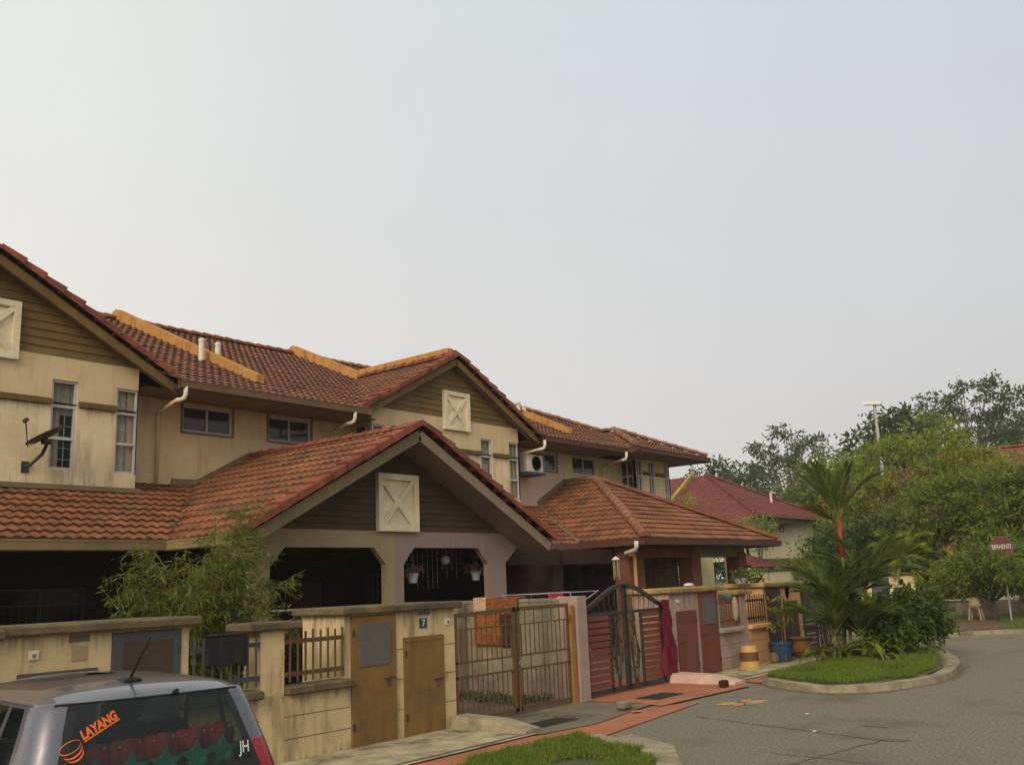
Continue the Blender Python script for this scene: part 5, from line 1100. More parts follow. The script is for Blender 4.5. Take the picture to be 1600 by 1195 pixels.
make_tree('broadleaf_tree', 'dark bushy tree rising behind the left slope of the red roof', (83, 39.8, 0), [(83, 41.6, 10.2, 2.2, 2.2, 2.8), (83, 38.6, 9.6, 2.8, 2.6, 2.6), (83, 44.2, 8.6, 1.8, 1.8, 2.6), (83, 41, 7, 4, 4, 3)], 8000, .46, 'leaf_far', group=FT, clump=.14)
make_tree('broadleaf_tree', 'glossy leaved tree behind the right end of the red roof', (78, 29.5, 0), [(78, 29.0, 8.2, 3.4, 3.0, 3.2), (78, 26.4, 7.0, 2.4, 2.4, 3.6), (78, 31.8, 6.4, 2.6, 2.4, 2.6)], 8000, .48, 'leaf_mid', group=FT)
make_tree('broadleaf_tree', 'dense dark round tree in front of the wall of the red roofed house', (43, 16.9, 0), [(43.4, 16.2, 2.7, 1.1, 1.0, 1.1), (43, 15.8, 1.9, 1.2, 1.1, 1.3), (43.5, 14.8, 2.9, 1.2, 1.0, 1.2), (44, 14.0, 3.3, 1.1, 1.0, 1.2)], 9500, .22, 'leaf_dark', trunk_h=.9)
make_tree('broadleaf_tree', 'feathery bright green tree around the street lamp pole', (50, 13.6, 0), [(49.5, 17.2, 5.9, 1.7, 1.5, 1.8), (49.5, 15.2, 6.9, 1.8, 1.6, 1.4), (49.5, 13.0, 7.7, 1.7, 1.4, 1.6), (49.5, 12.2, 6.1, 2.0, 2.0, 1.5), (49.5, 15.8, 4.2, 2.2, 2.2, 1.5), (49.5, 10.6, 6.3, 1.5, 1.3, 1.0), (49.5, 17.8, 3.6, 1.6, 1.4, 1.5)], 20000, .23, 'leaf_bright', clump=.15, per=45, shell=3.0, wr=.34, limbs=40, r=.2)
make_tree('broadleaf_tree', 'broad dark tree with drooping compound leaves filling the right edge', (43.5, 8.6, 0), [(43, 11.5, 4.2, 1.7, 1.7, 1.4), (43, 9.5, 4.6, 1.9, 1.9, 1.3), (43, 7.4, 4.5, 1.9, 1.8, 1.3), (42.5, 8.9, 3.2, 2.2, 2.2, 1.2), (42.5, 6.4, 3.6, 1.6, 1.8, 1.7), (43, 12.7, 3.2, 1.4, 1.3, 1.0), (42, 8.5, 2.4, 2.0, 2.4, .9), (42.5, 5.4, 4.3, 1.7, 1.7, 1.3)], 32000, .25, 'leaf_mid', clump=.125, per=60, wr=.30, limbs=30, r=.18, trunk_h=1.7)
make_tree('small_tree', 'small round street tree with a forked trunk in front of the white stool', (36.9, 8.35, .1), [(36.2, 8.5, 1.75, 1.2, 1.1, .75), (36.4, 7.7, 2.0, 1.1, 1.0, .8), (36.2, 9.3, 1.5, .8, .75, .6), (36.4, 6.9, 1.6, .9, .9, .7), (34.2, 7.42, 2.08, .4, .40, .24), (34.2, 7.62, 2.2, .3, .22, .22), (34.3, 7.1, 1.65, .5, .5, .4)], 14000, .16, 'leaf_mid', r=.07, trunk_h=.55, wr=.32, limbs=18)
make_tree('small_tree', 'yellowish flowering shrub cut by the lower right edge', (38.0, 7.0, .1), [(38, 7.0, 1.4, .9, .8, .8), (38, 6.6, 1.9, .6, .5, .5)], 2200, .18, 'leaf_yellow', r=.06, trunk_h=.5)
make_tree('shrub', 'low dark shrub between the yellow meter wall and the grey pillar', (40.6, 11.0, .1), [(40.4, 11.1, .95, .8, .8, .6), (40.6, 10.4, .75, .6, .6, .5)], 1600, .16, 'leaf_dark', 'shrub', r=.04, trunk_h=.3)
make_tree('shrub', 'thin climbing shrub between the end house and the red roof', (44, 23.2, 0), [(43.5, 23.5, 5.0, .7, .7, 1.0), (43.5, 23.0, 3.9, .9, .9, .8), (43.5, 22.2, 3.3, .9, .9, .6)], 1500, .20, 'leaf_bright', 'shrub', clump=.4, r=.06, limbs=10)
make_tree('shrub', 'pale drooping shrub hanging over the corner of the red roofed house', (52, 23.4, 0), [(51.8, 23.6, 4.7, .9, .8, .5), (51.8, 23.2, 4.0, .7, .6, .7)], 900, .22, 'leaf_bright', 'shrub', clump=.4, r=.07, limbs=10)
for x, y, z, rr, l in ((66, 12, 3.5, 3.2, 'leaf_mid'), (70, 20, 3.2, 3.0, 'leaf_dark'), (62, 22.5, 2.6, 2.2, 'leaf_dark'), (80, 18, 5, 4, 'leaf_far'), (84, 33, 4.5, 3.8, 'leaf_far'), (60, 6, 4, 3, 'leaf_dark'), (92, 47, 5.5, 4, 'leaf_far'), (100, 32, 6, 4.5, 'leaf_far'), (84, 6, 6, 4.5, 'leaf_far'), (49, 19.3, 1.6, 1.5, 'leaf_mid'), (46.5, 15.0, 1.5, 1.4, 'leaf_dark'), (56, 20, 3.0, 2.4, 'leaf_mid')):
    make_tree('background_tree', 'bushy tree filling the gaps between the tall trees and the roofs', (x, y, 0), [(x, y, z, rr, rr, rr*.95), (x, y-rr*.7, z*.75, rr*.8, rr*.8, rr*.7)], 4200, .46 if rr > 2.5 else .27, l, 'tree', 'trees filling the background')
# bush on the verge
make_tree('shrub', 'round dark green bush on the grass beside the red stemmed palm', (22.2, 6.95, .1), [(22.3, 6.9, .92, .80, .6, .46), (21.4, 7.0, .75, .6, .5, .45), (23.3, 6.7, .75, .75, .5, .42), (22.3, 6.6, 1.25, .5, .4, .28), (22.9, 6.6, 1.0, .5, .4, .35)], 8500, .115, 'leaf_bush', 'shrub', r=.05, trunk_h=.22, wr=.5, clump=.22)
make_tree('shrub', 'young plant of yellowing leaves in front of the orange wall', (20.6, 8.95, .05), [(20.45, 9.0, 1.25, .16, .14, .22), (20.7, 8.9, 1.02, .28, .16, .12), (20.35, 9.0, .78, .3, .15, .08)], 170, .12, 'leaf_yellow', 'plant', r=.012, trunk_h=.6, per=6, limbs=8)
for x, y, s, lab, m in ((21.2, 9.8, .22, 'trailing plant in a hanging bowl on the orange wall top, right', 'leaf_mid'), (20.35, 9.75, .18, 'small potted herb on the orange wall top, left', 'leaf_dark')):
    t = thing('potted_plant', lab, 'plant', (x, y, 1.72)); MB().lathe([(.08, 0), (.17, .10), (.19, .12), (.15, .12)], (x, y, 1.72), 16).build('pot', 'brownpot' if s > .2 else 'whiteplastic', t)
    P = nrg.normal(size=(120, 3))*[s, s*.7, s*.35]+[x, y, 1.90]; leaves('foliage', P, nrg.normal(size=(120, 3))+[0, 0, .5], .12, .05, m, t)
# bamboo leaning over the cream wall
def bamboo(bx, by):
    t = thing('bamboo_shrub', 'drooping yellow green bamboo leaning over the cream wall', 'bamboo', (bx, by, .03)); st = MB(); P, D = [], []
    for i in range(34):
        a = rnd.uniform(0, 6.28); lean = rnd.uniform(.2, 1.45); hh = rnd.uniform(1.8, 3.1) if i else 3.75
        if i < 4: hh = rnd.uniform(3.2, 3.8); lean = .55; a = rnd.uniform(-.5, .2)
        dx, dy = math.cos(a), math.sin(a)*.7; pts = []
        for k in range(9):
            u = k/8; pts.append(Vector((bx+rnd.uniform(-.12, .12)*(k == 0)+dx*lean*u**1.7, by+dy*lean*u**1.7, .03+hh*(u-.16*lean*u**3))))
        st.tube(pts, [.014*(1-.75*k/8) for k in range(9)], 5)
        for k in range(3, 9):
            for q in range(6 if k < 5 else 9):
                p = pts[k].lerp(pts[max(k-1, 0)], rnd.random()); d = Vector((rnd.gauss(dx*.5, .8), rnd.gauss(dy*.5, .8), rnd.gauss(-.15, .45))).normalized(); L = rnd.uniform(.15, .5); e = p+d*L
                st.tube([p, e], [.004, .002], 4)
                for z in range(13):
                    u = rnd.uniform(.25, 1.05); g = p+d*L*u; P.append((g.x+rnd.gauss(0, .02), g.y+rnd.gauss(0, .02), g.z+rnd.gauss(0, .02))); D.append((d.x*.7+rnd.gauss(0, .6), d.y*.7+rnd.gauss(0, .6), rnd.gauss(-.5, .5)))
    st.build('stems', 'greenstem', t); leaves('foliage', P, D, nrg.uniform(.07, .15, len(P)), .019, 'leaf_bamboo', t)
bamboo(8.15, 12.0)
# palms
def frond(rach, P, D, Ln, p0, az, el, L, droop, leaf=.34, n=34):
    pts = []; p = Vector(p0); e = el; N_ = 14
    for k in range(N_+1):
        pts.append(p.copy()); d = Vector((math.cos(az)*math.cos(e), math.sin(az)*math.cos(e), math.sin(e))); p = p+d*L/N_; e -= droop/N_*(0.4+1.6*k/N_)
    rach.tube(pts, [.018*(1-.85*k/N_) for k in range(N_+1)], 5)
    for k in range(n):
        u = .14+.86*k/(n-1); f = u*N_; i = min(int(f), N_-1); q = pts[i].lerp(pts[i+1], f-i); d = (pts[i+1]-pts[i]).normalized(); sd_ = d.cross(Vector((0, 0, 1))).normalized(); up = sd_.cross(d)
        for s in (-1, 1):
            v = d*(1.0+.5*u)+sd_*s*(.66-.25*u)+up*.18+Vector((rnd.gauss(0, .06), rnd.gauss(0, .06), rnd.gauss(-.05, .06)))
            P.append(tuple(q)); D.append(tuple(v)); Ln.append(leaf*(.45+.9*math.sin(math.pi*min(1, .2+.72*u)))*rnd.uniform(.85, 1.1))
def lipstick_palm(x, y):
    t = thing('lipstick_palm', 'clump of red stemmed palms on the grass verge', 'palm', (x, y, .1))
    stems, shafts, R = MB(), MB(), MB(); P, D, Ln = [], [], []; Py, Dy, Ly = [], [], []
    spec = [((.0, .0), (.12, .02), 2.2, 3.0, 9, 1.42, 1.32, True), ((.15, -.30), (.40, -.30), .85, 1.55, 13, 1.25, 1.30, False), ((-.2, .1), (-.40, .15), .6, 1.20, 11, 1.22, 1.15, False), ((.15, .2), (.65, .35), .5, 1.05, 10, 1.22, 1.15, False), ((-.15, -.2), (-.30, -.35), .25, .60, 9, 1.15, .95, False), ((.3, -.25), (.7, -.4), .2, .5, 9, 1.15, .9, False), ((.1, -.1), (.12, -.35), .15, .4, 9, 1.15, .9, False), ((-.3, .2), (-.65, .1), .25, .6, 8, 1.15, 1.0, False)]
    for (bx, by), (tx, ty), z0, z1, nf, el, L, top in spec:
        b = Vector((x+bx, y+by, .1)); m_ = Vector((x+bx+(tx-bx)*.6, y+by+(ty-by)*.6, z0)); e = Vector((x+tx, y+ty, z1))
        stems.tube([b, b.lerp(m_, .5), m_], [.04, .036, .034], 8); MB().tube([m_, m_.lerp(e, .5), e], [.045, .05, .032], 9).build('crownshaft', 'redstem' if z1 > 1.5 else 'greenstem', t, smooth=True)
        a0 = rnd.uniform(0, 6.28)
        for k in range(nf):
            az = a0+k*2.4; ee = el+rnd.uniform(-.26, .12)-(.05*k if not top else .02*k)
            frond(R, P, D, Ln, e, az, max(.35, ee), L*rnd.uniform(.85, 1.1), (.25 if top else .5)+rnd.uniform(0, .35), .42, 56)
        if top:
            for k in range(2): frond(R, Py, Dy, Ly, e-Vector((0, 0, .1)), 2.55+.35*k, .55, .9, .25, .34, 24)
    stems.build('stems', 'greenstem', t); R.build('leaf_stalks', 'greenstem', t)
    leaves('fronds', P, D, np.array(Ln), .021, 'frond', t, up=.8); part_label(leaves('dry_frond', Py, Dy, np.array(Ly), .03, 'leaf_yellow', t), 'yellowing frond')
    return t
lipstick_palm(21.0, 7.65)
def undergrowth(x, y, n, s, L, lab, m):
    t = thing('fern', lab, 'fern', (x, y, .1)); R = MB(); P, D, Ln = [], [], []
    for k in range(n): frond(R, P, D, Ln, (x+rnd.gauss(0, s), y+rnd.gauss(0, s*.6), .12), rnd.uniform(0, 6.28), rnd.uniform(.5, 1.3), L*rnd.uniform(.6, 1.1), 1.5, .15, 22)
    R.build('stalks', 'greenstem', t); leaves('foliage', P, D, np.array(Ln), .028, m, t)
undergrowth(20.6, 7.0, 16, .22, .55, 'bright fern at the foot of the palm, nearest the kerb', 'leaf_bright'); undergrowth(21.4, 7.0, 22, .3, .7, 'dark fern between the palm and the round bush', 'leaf_mid'); undergrowth(20.3, 7.7, 18, .25, .8, 'arching fern on the gate side of the palm', 'leaf_mid')
def fan_palm(x, y, z, s, lab, m):
    t = thing('fan_palm', lab, 'palm', (x, y, .1)); MB().tube([(x, y, .1), (x+.05, y, z*.5), (x, y, z)], [.07, .055, .05], 8).build('trunk', 'bark', t); R = MB(); P, D, Ln = [], [], []
    for k in range(22):
        az = k*2.4; el = 1.3-.085*k
        frond(R, P, D, Ln, (x, y, z), az, el, s*rnd.uniform(.8, 1.1), 1.0, .45*s, 16)
    R.build('leaf_stalks', 'greenstem', t); leaves('fronds', P, D, np.array(Ln), .075, m, t)
fan_palm(40.6, 12.3, 2.3, 1.3, 'yellow green fan palm behind the yellow meter wall', 'leaf_fan'); fan_palm(44.6, 12.5, 1.9, 1.0, 'darker fan palm to the right of the yellow green one', 'leaf_mid')

# ------------------------------------------------------------------ houses and fittings across the lane
def red_house():
    r = thing('detached_house', 'pale house with the dark red tiled hip roof beyond the end of the row', 'house', (68, 36, 0)); t = MB()
    x0, x1, y0, ze, zp = 62.2, 75.6, 28.3, 6.0, 9.65; xm = 68.4; k = (zp-ze)/6.6; yp = 34.9
    plane_tiles(t, None, [(x0, y0, ze), (x1, y0, ze), (xm, yp, zp)], (1, 0, 0), (0, 1, k), course=.4, wave=.3, seg=6, step=.02)
    kx = (zp-ze)/(xm-x0); plane_tiles(t, None, [(x0-1.8, y0, ze-1.8*kx), (x0-1.8, 44, ze-1.8*kx), (xm, 44, zp), (xm, yp, zp), (x0, y0, ze)], (0, 1, 0), (1, 0, kx), course=.4, wave=.3, seg=6, step=.02)
    t.poly([(x1, y0, ze), (x1, 44, ze), (xm, 44, zp), (xm, yp, zp)]); t.build('roof', 'tile_red', r)
    c = MB(); caps(c, (x0, y0, ze+.05), (xm, yp, zp+.05), .13, .45); caps(c, (x1, y0, ze+.05), (xm, yp, zp+.05), .13, .45); c.build('hip_tiles', 'tile_red', r)
    MB().prism([(x0-1.8, 35.8, ze-1.8*kx-.1), (x0-1.8, 35.8, ze-1.8*kx+.35), (xm, 35.8, zp+.4), (xm, 35.8, zp-.1)], (0, .3, 0)).build('parapet', 'copingyel', r)
    MB().box(x0-.05, x1+.1, y0-.12, y0, ze-.17, ze-.02).build('gutter', 'fascia_tan', r); MB().box(x0-1.9, x0-1.75, y0, 44, ze-1.8*kx-.18, ze-1.8*kx-.02).build('gutter', 'fascia_tan', r)
    MB().quad((x0-1.8, y0, ze-1.05), (x1, y0, ze-.17), (x1, y0+1.2, ze-.17), (x0-1.8, y0+1.2, ze-1.05)).build('eaves_soffit', 'soffit', r)
    w_ = MB(); wallgrid(w_, 'y', y0+1.0, .15, x0+.6, x1-.7, 3.0, ze-.1, [(68.3, 69.3, 4.9, 5.5)]); w_.box(x0+.6, x0+.75, y0+1.0, 43, 2.9, ze-.9); w_.build('upper_wall', 'housewhite', r)
    MB().box(x0+.6, x1-.7, y0+1.02, y0+1.2, 0, 3.0).build('lower_wall', 'houseolive', r); make_window(r, 68.3, 69.3, 4.9, 5.5, y0+1.03, (), (68.8,), 'slate', 'glass', False)
    MB().box(68.75, 69.4, y0+.6, y0+.98, 5.42, 5.5).build('open_sash', 'slate', r)
    MB().box(65.0, 65.5, y0+.55, y0+1.0, 4.5, 5.1, .02).build('air_conditioner', 'alu', r); MB().tube([(70.2, y0+2.2, 6.9), (70.2, y0+2.2, 8.0)], .09, 8).build('vent_pipe', 'pvc', r)
    return r
red_house()
MB_ = MB(); plane_tiles(MB_, None, [(49.0, 22.6, 2.30), (52.4, 22.6, 2.30), (52.4, 24.2, 2.95), (49.0, 24.2, 2.95)], (1, 0, 0), (0, 1, .406), course=.36, wave=.3, seg=6, step=.02)
sh = thing('lean_to', 'small red tiled lean-to roof above a white wall, behind the hipped porch', 'lean-to', (51, 23.4, 0)); MB_.build('roof', 'tile_red', sh); MB().box(49.2, 52.2, 24.2, 24.4, 0, 3.1).build('wall', 'houseolive', sh); MB().box(49.3, 49.5, 22.9, 23.1, 0, 2.3).build('post', 'pvc', sh); MB().box(52.0, 52.2, 22.9, 23.1, 0, 2.3).build('post', 'pvc', sh)
gw = thing('garden_wall', 'pale garden wall behind the potted plants on the orange wall', 'wall', (47, 20.2, 0)); MB().box(42.5, 49.5, 20.0, 20.15, 0, 2.05).build('wall', 'housewhite', gw); MB().box(42.4, 49.6, 19.95, 20.2, 2.05, 2.13).build('coping', 'coping', gw)
def orange_house():
    r = thing('detached_house', 'house with the orange hip roof hidden behind the trees on the right', 'house', (63, 9, 0)); t = MB()
    x0, x1, y0, y1, ze = 57.0, 69.0, -6.0, 21.6, 5.9; xm = 63.0; zr = ze+.45*6; k = .45
    plane_tiles(t, None, [(x0, y0, ze), (x0, y1, ze), (xm, y1-6, zr), (xm, y0+6, zr)], (0, 1, 0), (1, 0, k), course=.36, wave=.25, seg=6)
    t.poly([(x0, y1, ze), (x1, y1, ze), (xm, y1-6, zr)]); t.poly([(x1, y0, ze), (x1, y1, ze), (xm, y1-6, zr), (xm, y0+6, zr)]); t.poly([(x0, y0, ze), (x1, y0, ze), (xm, y0+6, zr)]); t.build('roof', 'tile_low', r)
    c = MB(); caps(c, (x0, y1, ze+.05), (xm, y1-6, zr+.05), .13); caps(c, (xm, y0+6, zr+.05), (xm, y1-6, zr+.05), .13); c.build('ridge_tiles', 'cap', r)
    w_ = MB(); wallgrid(w_, 'x', x0+1.0, .15, y0+.9, y1-.9, 0, ze, [(12.5, 14.0, 3.4, 5.0), (8.0, 9.6, 3.4, 5.0), (11, 14.5, 0.2, 2.4)]); w_.box(x0+1.15, x1-1, y1-1.05, y1-.9, 0, ze); w_.build('wall', 'orange', r)
    for a, b, c0, c1 in ((12.5, 14.0, 3.4, 5.0), (8.0, 9.6, 3.4, 5.0), (11, 14.5, .2, 2.4)): make_window(r, a, b, c0, c1, x0+1.03, ((c0+c1)/2+.3,), ((a+b)/2,), 'alu', 'glass', False, None, 'x')
    MB().box(x0-.12, x0, y0, y1, ze-.17, ze-.02).build('gutter', 'fascia', r); MB().quad((x0, y0, ze-.1), (x0, y1, ze-.1), (x0+1, y1, ze-.1), (x0+1, y0, ze-.1)).build('eaves_soffit', 'soffit', r)
orange_house()
mw = thing('street_wall', 'yellow street wall with two slate cabinet doors under the fan palm across the lane', 'wall', (39.6, 12.6, .1), 'street walls with meter cabinets', -.95)
w_ = MB(); wallgrid(w_, 'y', 0, .1, -.95, .95, 0, 1.55, [(-.75, -.05, .05, 1.5), (.1, .7, .05, 1.1)]); w_.box(-.95, -.85, .1, .8, 0, 1.55); w_.box(.85, .95, .1, .8, 0, 1.55); w_.box(-.85, .85, .7, .8, 0, 1.55); w_.box(1.7, 2.0, 0, .3, 0, 1.5); w_.box(.95, 1.7, 0, .12, 0, .7); w_.build('wall', 'yellowcream', mw, local=True)
MB().box(-1.05, 1.05, -.1, .9, 1.55, 1.66, .02).build('coping', 'coping', mw, local=True); MB().box(1.6, 2.1, -.1, .4, 1.5, 1.6, .02).build('coping', 'coping', mw, local=True); MB().box(-.745, -.055, -.02, .03, .05, 1.49).build('cabinet_door', 'slate', mw, local=True); MB().box(.105, .695, -.02, .03, .05, 1.09).build('cabinet_door', 'slate', mw, local=True); MB().box(.3, .5, -.015, 0, 1.2, 1.4).build('number_plate', 'cartrim', mw, local=True)
gp = thing('gate_pillar', 'tall grey gate pillar beside the small street tree', 'pillar', (38.3, 9.2, .1)); MB().box(38.1, 38.5, 8.75, 9.35, .1, 1.75, .02).build('shaft', 'pillar', gp); MB().box(38.0, 38.6, 8.65, 9.45, 1.75, 1.86, .02).build('cap', 'coping', gp)
fn = thing('boundary_fence', 'low white railed wall behind the small street tree', 'fence', (40, 6, .1)); MB().box(40.0, 40.15, -4, 10.9, .1, .55).build('wall', 'greywall', fn)
f_ = MB(); [f_.box(40.03, 40.07, -4, 10.9, z, z+.05) for z in (.62, .95, 1.3)]; f_.build('rails', 'whiteiron', fn)
for q in range(8): MB().box(40.0, 40.16, -4+q*2.0, -3.84+q*2.0, .55, 1.4).build('post', 'greywall', fn)
stl = thing('stool', 'pale plastic stool with a beige cloth on it beside the small street tree', 'stool', (36.0, 8.75, .104)); s_ = MB()
s_.box(-.17, .17, -.17, .17, .40, .43, .01); s_.build('seat', 'beige', stl, local=True)
for a in (-1, 1):
    for b in (-1, 1): MB().bar((a*.19, b*.19, 0), (a*.14, b*.14, .40), .05, .05).build('leg', 'beige', stl, local=True)
tag(MB().lathe([(.2, 0), (.22, .05), (.17, .2), (.08, .3), (.02, .32)], (36.0, 8.75, .535), 14).build('cloth_bundle', 'beige', smooth=True), 'beige cloth bundle lying on the pale stool', 'cloth')
lp = thing('street_lamp', 'tall grey street lamp with a white head standing in front of the tall trees', 'street lamp', (60.4, 18.9, 0)); MB().tube([(60.4, 18.9, 0), (60.4, 18.9, 6), (60.4, 18.9, 11.9)], [.16, .13, .09], 12).build('pole', 'steel', lp)
hd = MB(); hd.prism([(60.2, 19.55, 12.0), (60.2, 18.45, 11.86), (60.2, 18.45, 11.98), (60.2, 18.9, 12.14), (60.2, 19.55, 12.14)], (.4, 0, 0)); hd.build('lamp_head', 'lampglass', lp); MB().box(60.25, 60.55, 18.5, 18.95, 11.80, 11.9).build('lens', 'glass', lp)
# stop sign
ss = thing('stop_sign', 'red octagonal stop sign half buried in leaves at the right', 'road sign', (35.0, 7.45, .1), None, math.radians(-72)); R0 = .37
o8 = [(R0*math.cos(math.pi/8+k*math.pi/4), R0*math.sin(math.pi/8+k*math.pi/4)) for k in range(8)]
MB().prism([(x, 0, 2.36+z) for x, z in o8], (0, .012, 0)).build('plate', 'signred', ss, local=True)
MB_ = MB()
for k in range(8):
    a, b = o8[k], o8[(k+1) % 8]; MB_.quad((a[0], -.003, 2.36+a[1]), (b[0], -.003, 2.36+b[1]), (b[0]*.93, -.003, 2.36+b[1]*.93), (a[0]*.93, -.003, 2.36+a[1]*.93))
MB_.build('border', 'greymesh', ss, local=True); text_mesh('lettering', 'BERHENTI', .165, 'whiteiron', ss, Matrix.Translation((0, -.004, 2.36)) @ Matrix.Rotation(math.pi/2, 4, 'X') @ Matrix.Diagonal((.78, 1.25, 1, 1)), .001, .002)
MB().tube([(0, .03, 0), (0, .03, 2.7)], .03, 8).build('pole', 'steel', ss, local=True)

# ------------------------------------------------------------------ the hatchback at the lower left
def hatchback():
    car = thing('parked_car', 'silver grey hatchback with orange and white stickers on its rear window', 'car', (3.15, 4.95, 0), None, -.17)
    Z = [.18, .30, .50, .70, .85, .93, 1.0, 1.08, 1.16, 1.24, 1.31, 1.35, 1.375, 1.395, 1.415, 1.432, 1.446, 1.456, 1.461]
    YRr = [.02, -.02, -.03, -.02, 0, .02, .045, .08, .115, .15, .185, .21, .225, .26, .32, .42, .58, .8, 1.05]
    YFr = [3.45, 3.5, 3.5, 3.46, 3.25, 2.85, 2.70, 2.56, 2.42, 2.27, 2.14, 2.06, 2.0, 1.96, 1.92, 1.84, 1.7, 1.5, 1.3]
    HW = [.69, .73, .745, .745, .74, .725, .705, .685, .66, .637, .615, .602, .592, .575, .545, .49, .39, .25, .10]
    CR = [.12, .14, .15, .15, .15, .15, .15, .15, .15, .14, .14, .14, .14, .15, .16, .17, .16, .13, .06]
    nr, nc, ns = 16, 5, 26
    def ring(i):
        w_, r0, y0, y1, z = HW[i], CR[i], YRr[i], YFr[i], Z[i]; pts = []
        bulge = .085
        def yb(x): return y0+bulge*(abs(x)/w_)**2.2*.9
        for k in range(nr): x = -(w_-r0)+2*(w_-r0)*k/nr; pts.append((x, yb(x)))
        cx, cy = w_-r0, yb(w_-r0)+r0
        for k in range(nc): a = -math.pi/2+math.pi/2*k/nc; pts.append((cx+r0*math.cos(a), cy+r0*math.sin(a)))
        ys, ye = cy, y1-r0-.12
        for k in range(ns): u = k/ns; pts.append((w_+.012*math.sin(math.pi*u), ys+(ye-ys)*u))
        for k in range(nc): a = math.pi/2*k/nc; pts.append((cx+r0*math.cos(a), ye+r0*math.sin(a)))
        yf = ye+r0
        for k in range(nr): u = k/nr; x = (w_-r0)*(1-2*u); pts.append((x, yf+.12*(1-(x/w_)**2)))
        for k in range(nc): a = math.pi/2+math.pi/2*k/nc; pts.append((-cx+r0*math.cos(a), ye+r0*math.sin(a)))
        for k in range(ns): u = 1-k/ns; pts.append((-w_-.012*math.sin(math.pi*u), ys+(ye-ys)*u))
        for k in range(nc): a = math.pi+math.pi/2*k/nc; pts.append((-cx+r0*math.cos(a), cy+r0*math.sin(a)))
        return [(x, y, z+(-.022*(x/.6)**2 if i > 12 else 0)) for x, y in pts]
    rings = [ring(i) for i in range(len(Z))]; N_ = len(rings[0])
    sR0 = nr+nc; front0 = nr+nc+ns+nc; sL0 = front0+nr+nc
    parts = {k: MB() for k in ('body', 'rear_window', 'windscreen', 'side_window_r', 'side_window_l', 'tail_lamp_r', 'tail_lamp_l', 'trim')}
    for i in range(len(Z)-1):
        for j in range(N_):
            j2 = (j+1) % N_; q = (rings[i][j], rings[i][j2], rings[i+1][j2], rings[i+1][j]); key = 'body'
            win = 5 <= i < 12
            if j < nr and 5 <= i < 12: key = 'rear_window'
            elif front0 <= j < front0+nr and 5 <= i < 11: key = 'windscreen'
            elif 6 <= i < 11 and sR0+2 <= j < sR0+ns-1 and (j-sR0) not in (6, 14): key = 'side_window_r'
            elif 6 <= i < 11 and sL0+1 <= j < sL0+ns-2 and (sL0+ns-1-j) not in (6, 14): key = 'side_window_l'
            elif nr <= j < nr+nc and 3 <= i < 7: key = 'tail_lamp_r'
            elif j >= N_-nc and 3 <= i < 7: key = 'tail_lamp_l'
            elif i < 1: key = 'trim'
            parts[key].quad(*q)
    parts['body'].poly(rings[-1])
    bo = parts['body'].build('body', 'carpaint', car, True, True)
    for k, nm, m in (('rear_window', 'rear_window', 'carglass'), ('windscreen', 'windscreen', 'carglass'), ('side_window_r', 'side_window', 'carglass'), ('side_window_l', 'side_window', 'carglass'), ('tail_lamp_r', 'tail_lamp', 'redlens'), ('tail_lamp_l', 'tail_lamp', 'redlens'), ('trim', 'sill_trim', 'cartrim')):
        parts[k].build(nm, m, car, True, True)
    def ry(x, z):
        i = max(k for k in range(len(Z)-1) if Z[k] <= z); f = (z-Z[i])/(Z[i+1]-Z[i]); return YRr[i]+(YRr[i+1]-YRr[i])*f+.085*.9*(abs(x)/(HW[i]+(HW[i+1]-HW[i])*f))**2.2
    # panel gaps: tailgate and roof channels
    gp_ = MB()
    for s in (-1, 1):
        ln_ = [(s*(.655-.27*(z-.93)), z) for z in (.60, .75, .93, 1.1, 1.25, 1.36)]
        pts_ = [(x, ry(x, z)-.004, z) for x, z in ln_]
        pass
    gp_.tube([(x, ry(x, 1.372)-.003, 1.372) for x in [-.52+.104*k for k in range(11)]], .005, 4)
    gp_.build('panel_gaps', 'cartrim', car, False, True)
    # black surround of the rear window
    sr = MB()
    xs = [-.56+1.12*k/24 for k in range(25)]
    for z0, z1 in ((.932, .985),):
        for a, b in zip(xs[:-1], xs[1:]): sr.quad((a, ry(a, z0)-.003, z0), (b, ry(b, z0)-.003, z0), (b, ry(b, z1)-.003, z1), (a, ry(a, z1)-.003, z1))
    zs = [.94+.40*k/10 for k in range(11)]
    for s in (-1, 1):
        for a, b in zip(zs[:-1], zs[1:]):
            w1, w2 = .585-.30*(a-.93), .585-.30*(b-.93)
            sr.quad((s*w1, ry(s*w1, a)-.003, a), (s*(w1-.045), ry(s*(w1-.045), a)-.003, a), (s*(w2-.045), ry(s*(w2-.045), b)-.003, b), (s*w2, ry(s*w2, b)-.003, b))
    sr.build('window_seal', 'cartrim', car, False, True)
    MB().tube([(-.02, .55, 1.45), (-.02, .50, 1.50), (.0, .30, 1.70)], [.010, .008, .005], 6).build('antenna', 'cartrim', car, False, True); MB().box(-.07, .03, .50, .62, 1.43, 1.462, .012).build('antenna_base', 'cartrim', car, False, True)
    MB().tube([(.12, .24, 1.385), (.12, .20, 1.39)], .013, 8).build('washer_nozzle', 'cartrim', car, False, True)
    # interior
    it = MB(); it.box(-.62, .62, .35, 2.6, .3, .55); it.box(-.58, .58, .75, .9, .55, 1.0, .04)
    for x in (-.33, .33): it.box(x-.12, x+.12, .78, .88, 1.02, 1.17, .04); it.box(x-.22, x+.22, 1.55, 1.7, .5, 1.05, .05); it.box(x-.12, x+.12, 1.57, 1.67, 1.08, 1.25, .04)
    it.box(-.62, .62, 2.3, 2.65, .55, .95, .05); it.box(-.6, .6, .2, .74, .86, .90); it.build('interior', 'carin', car, False, True)
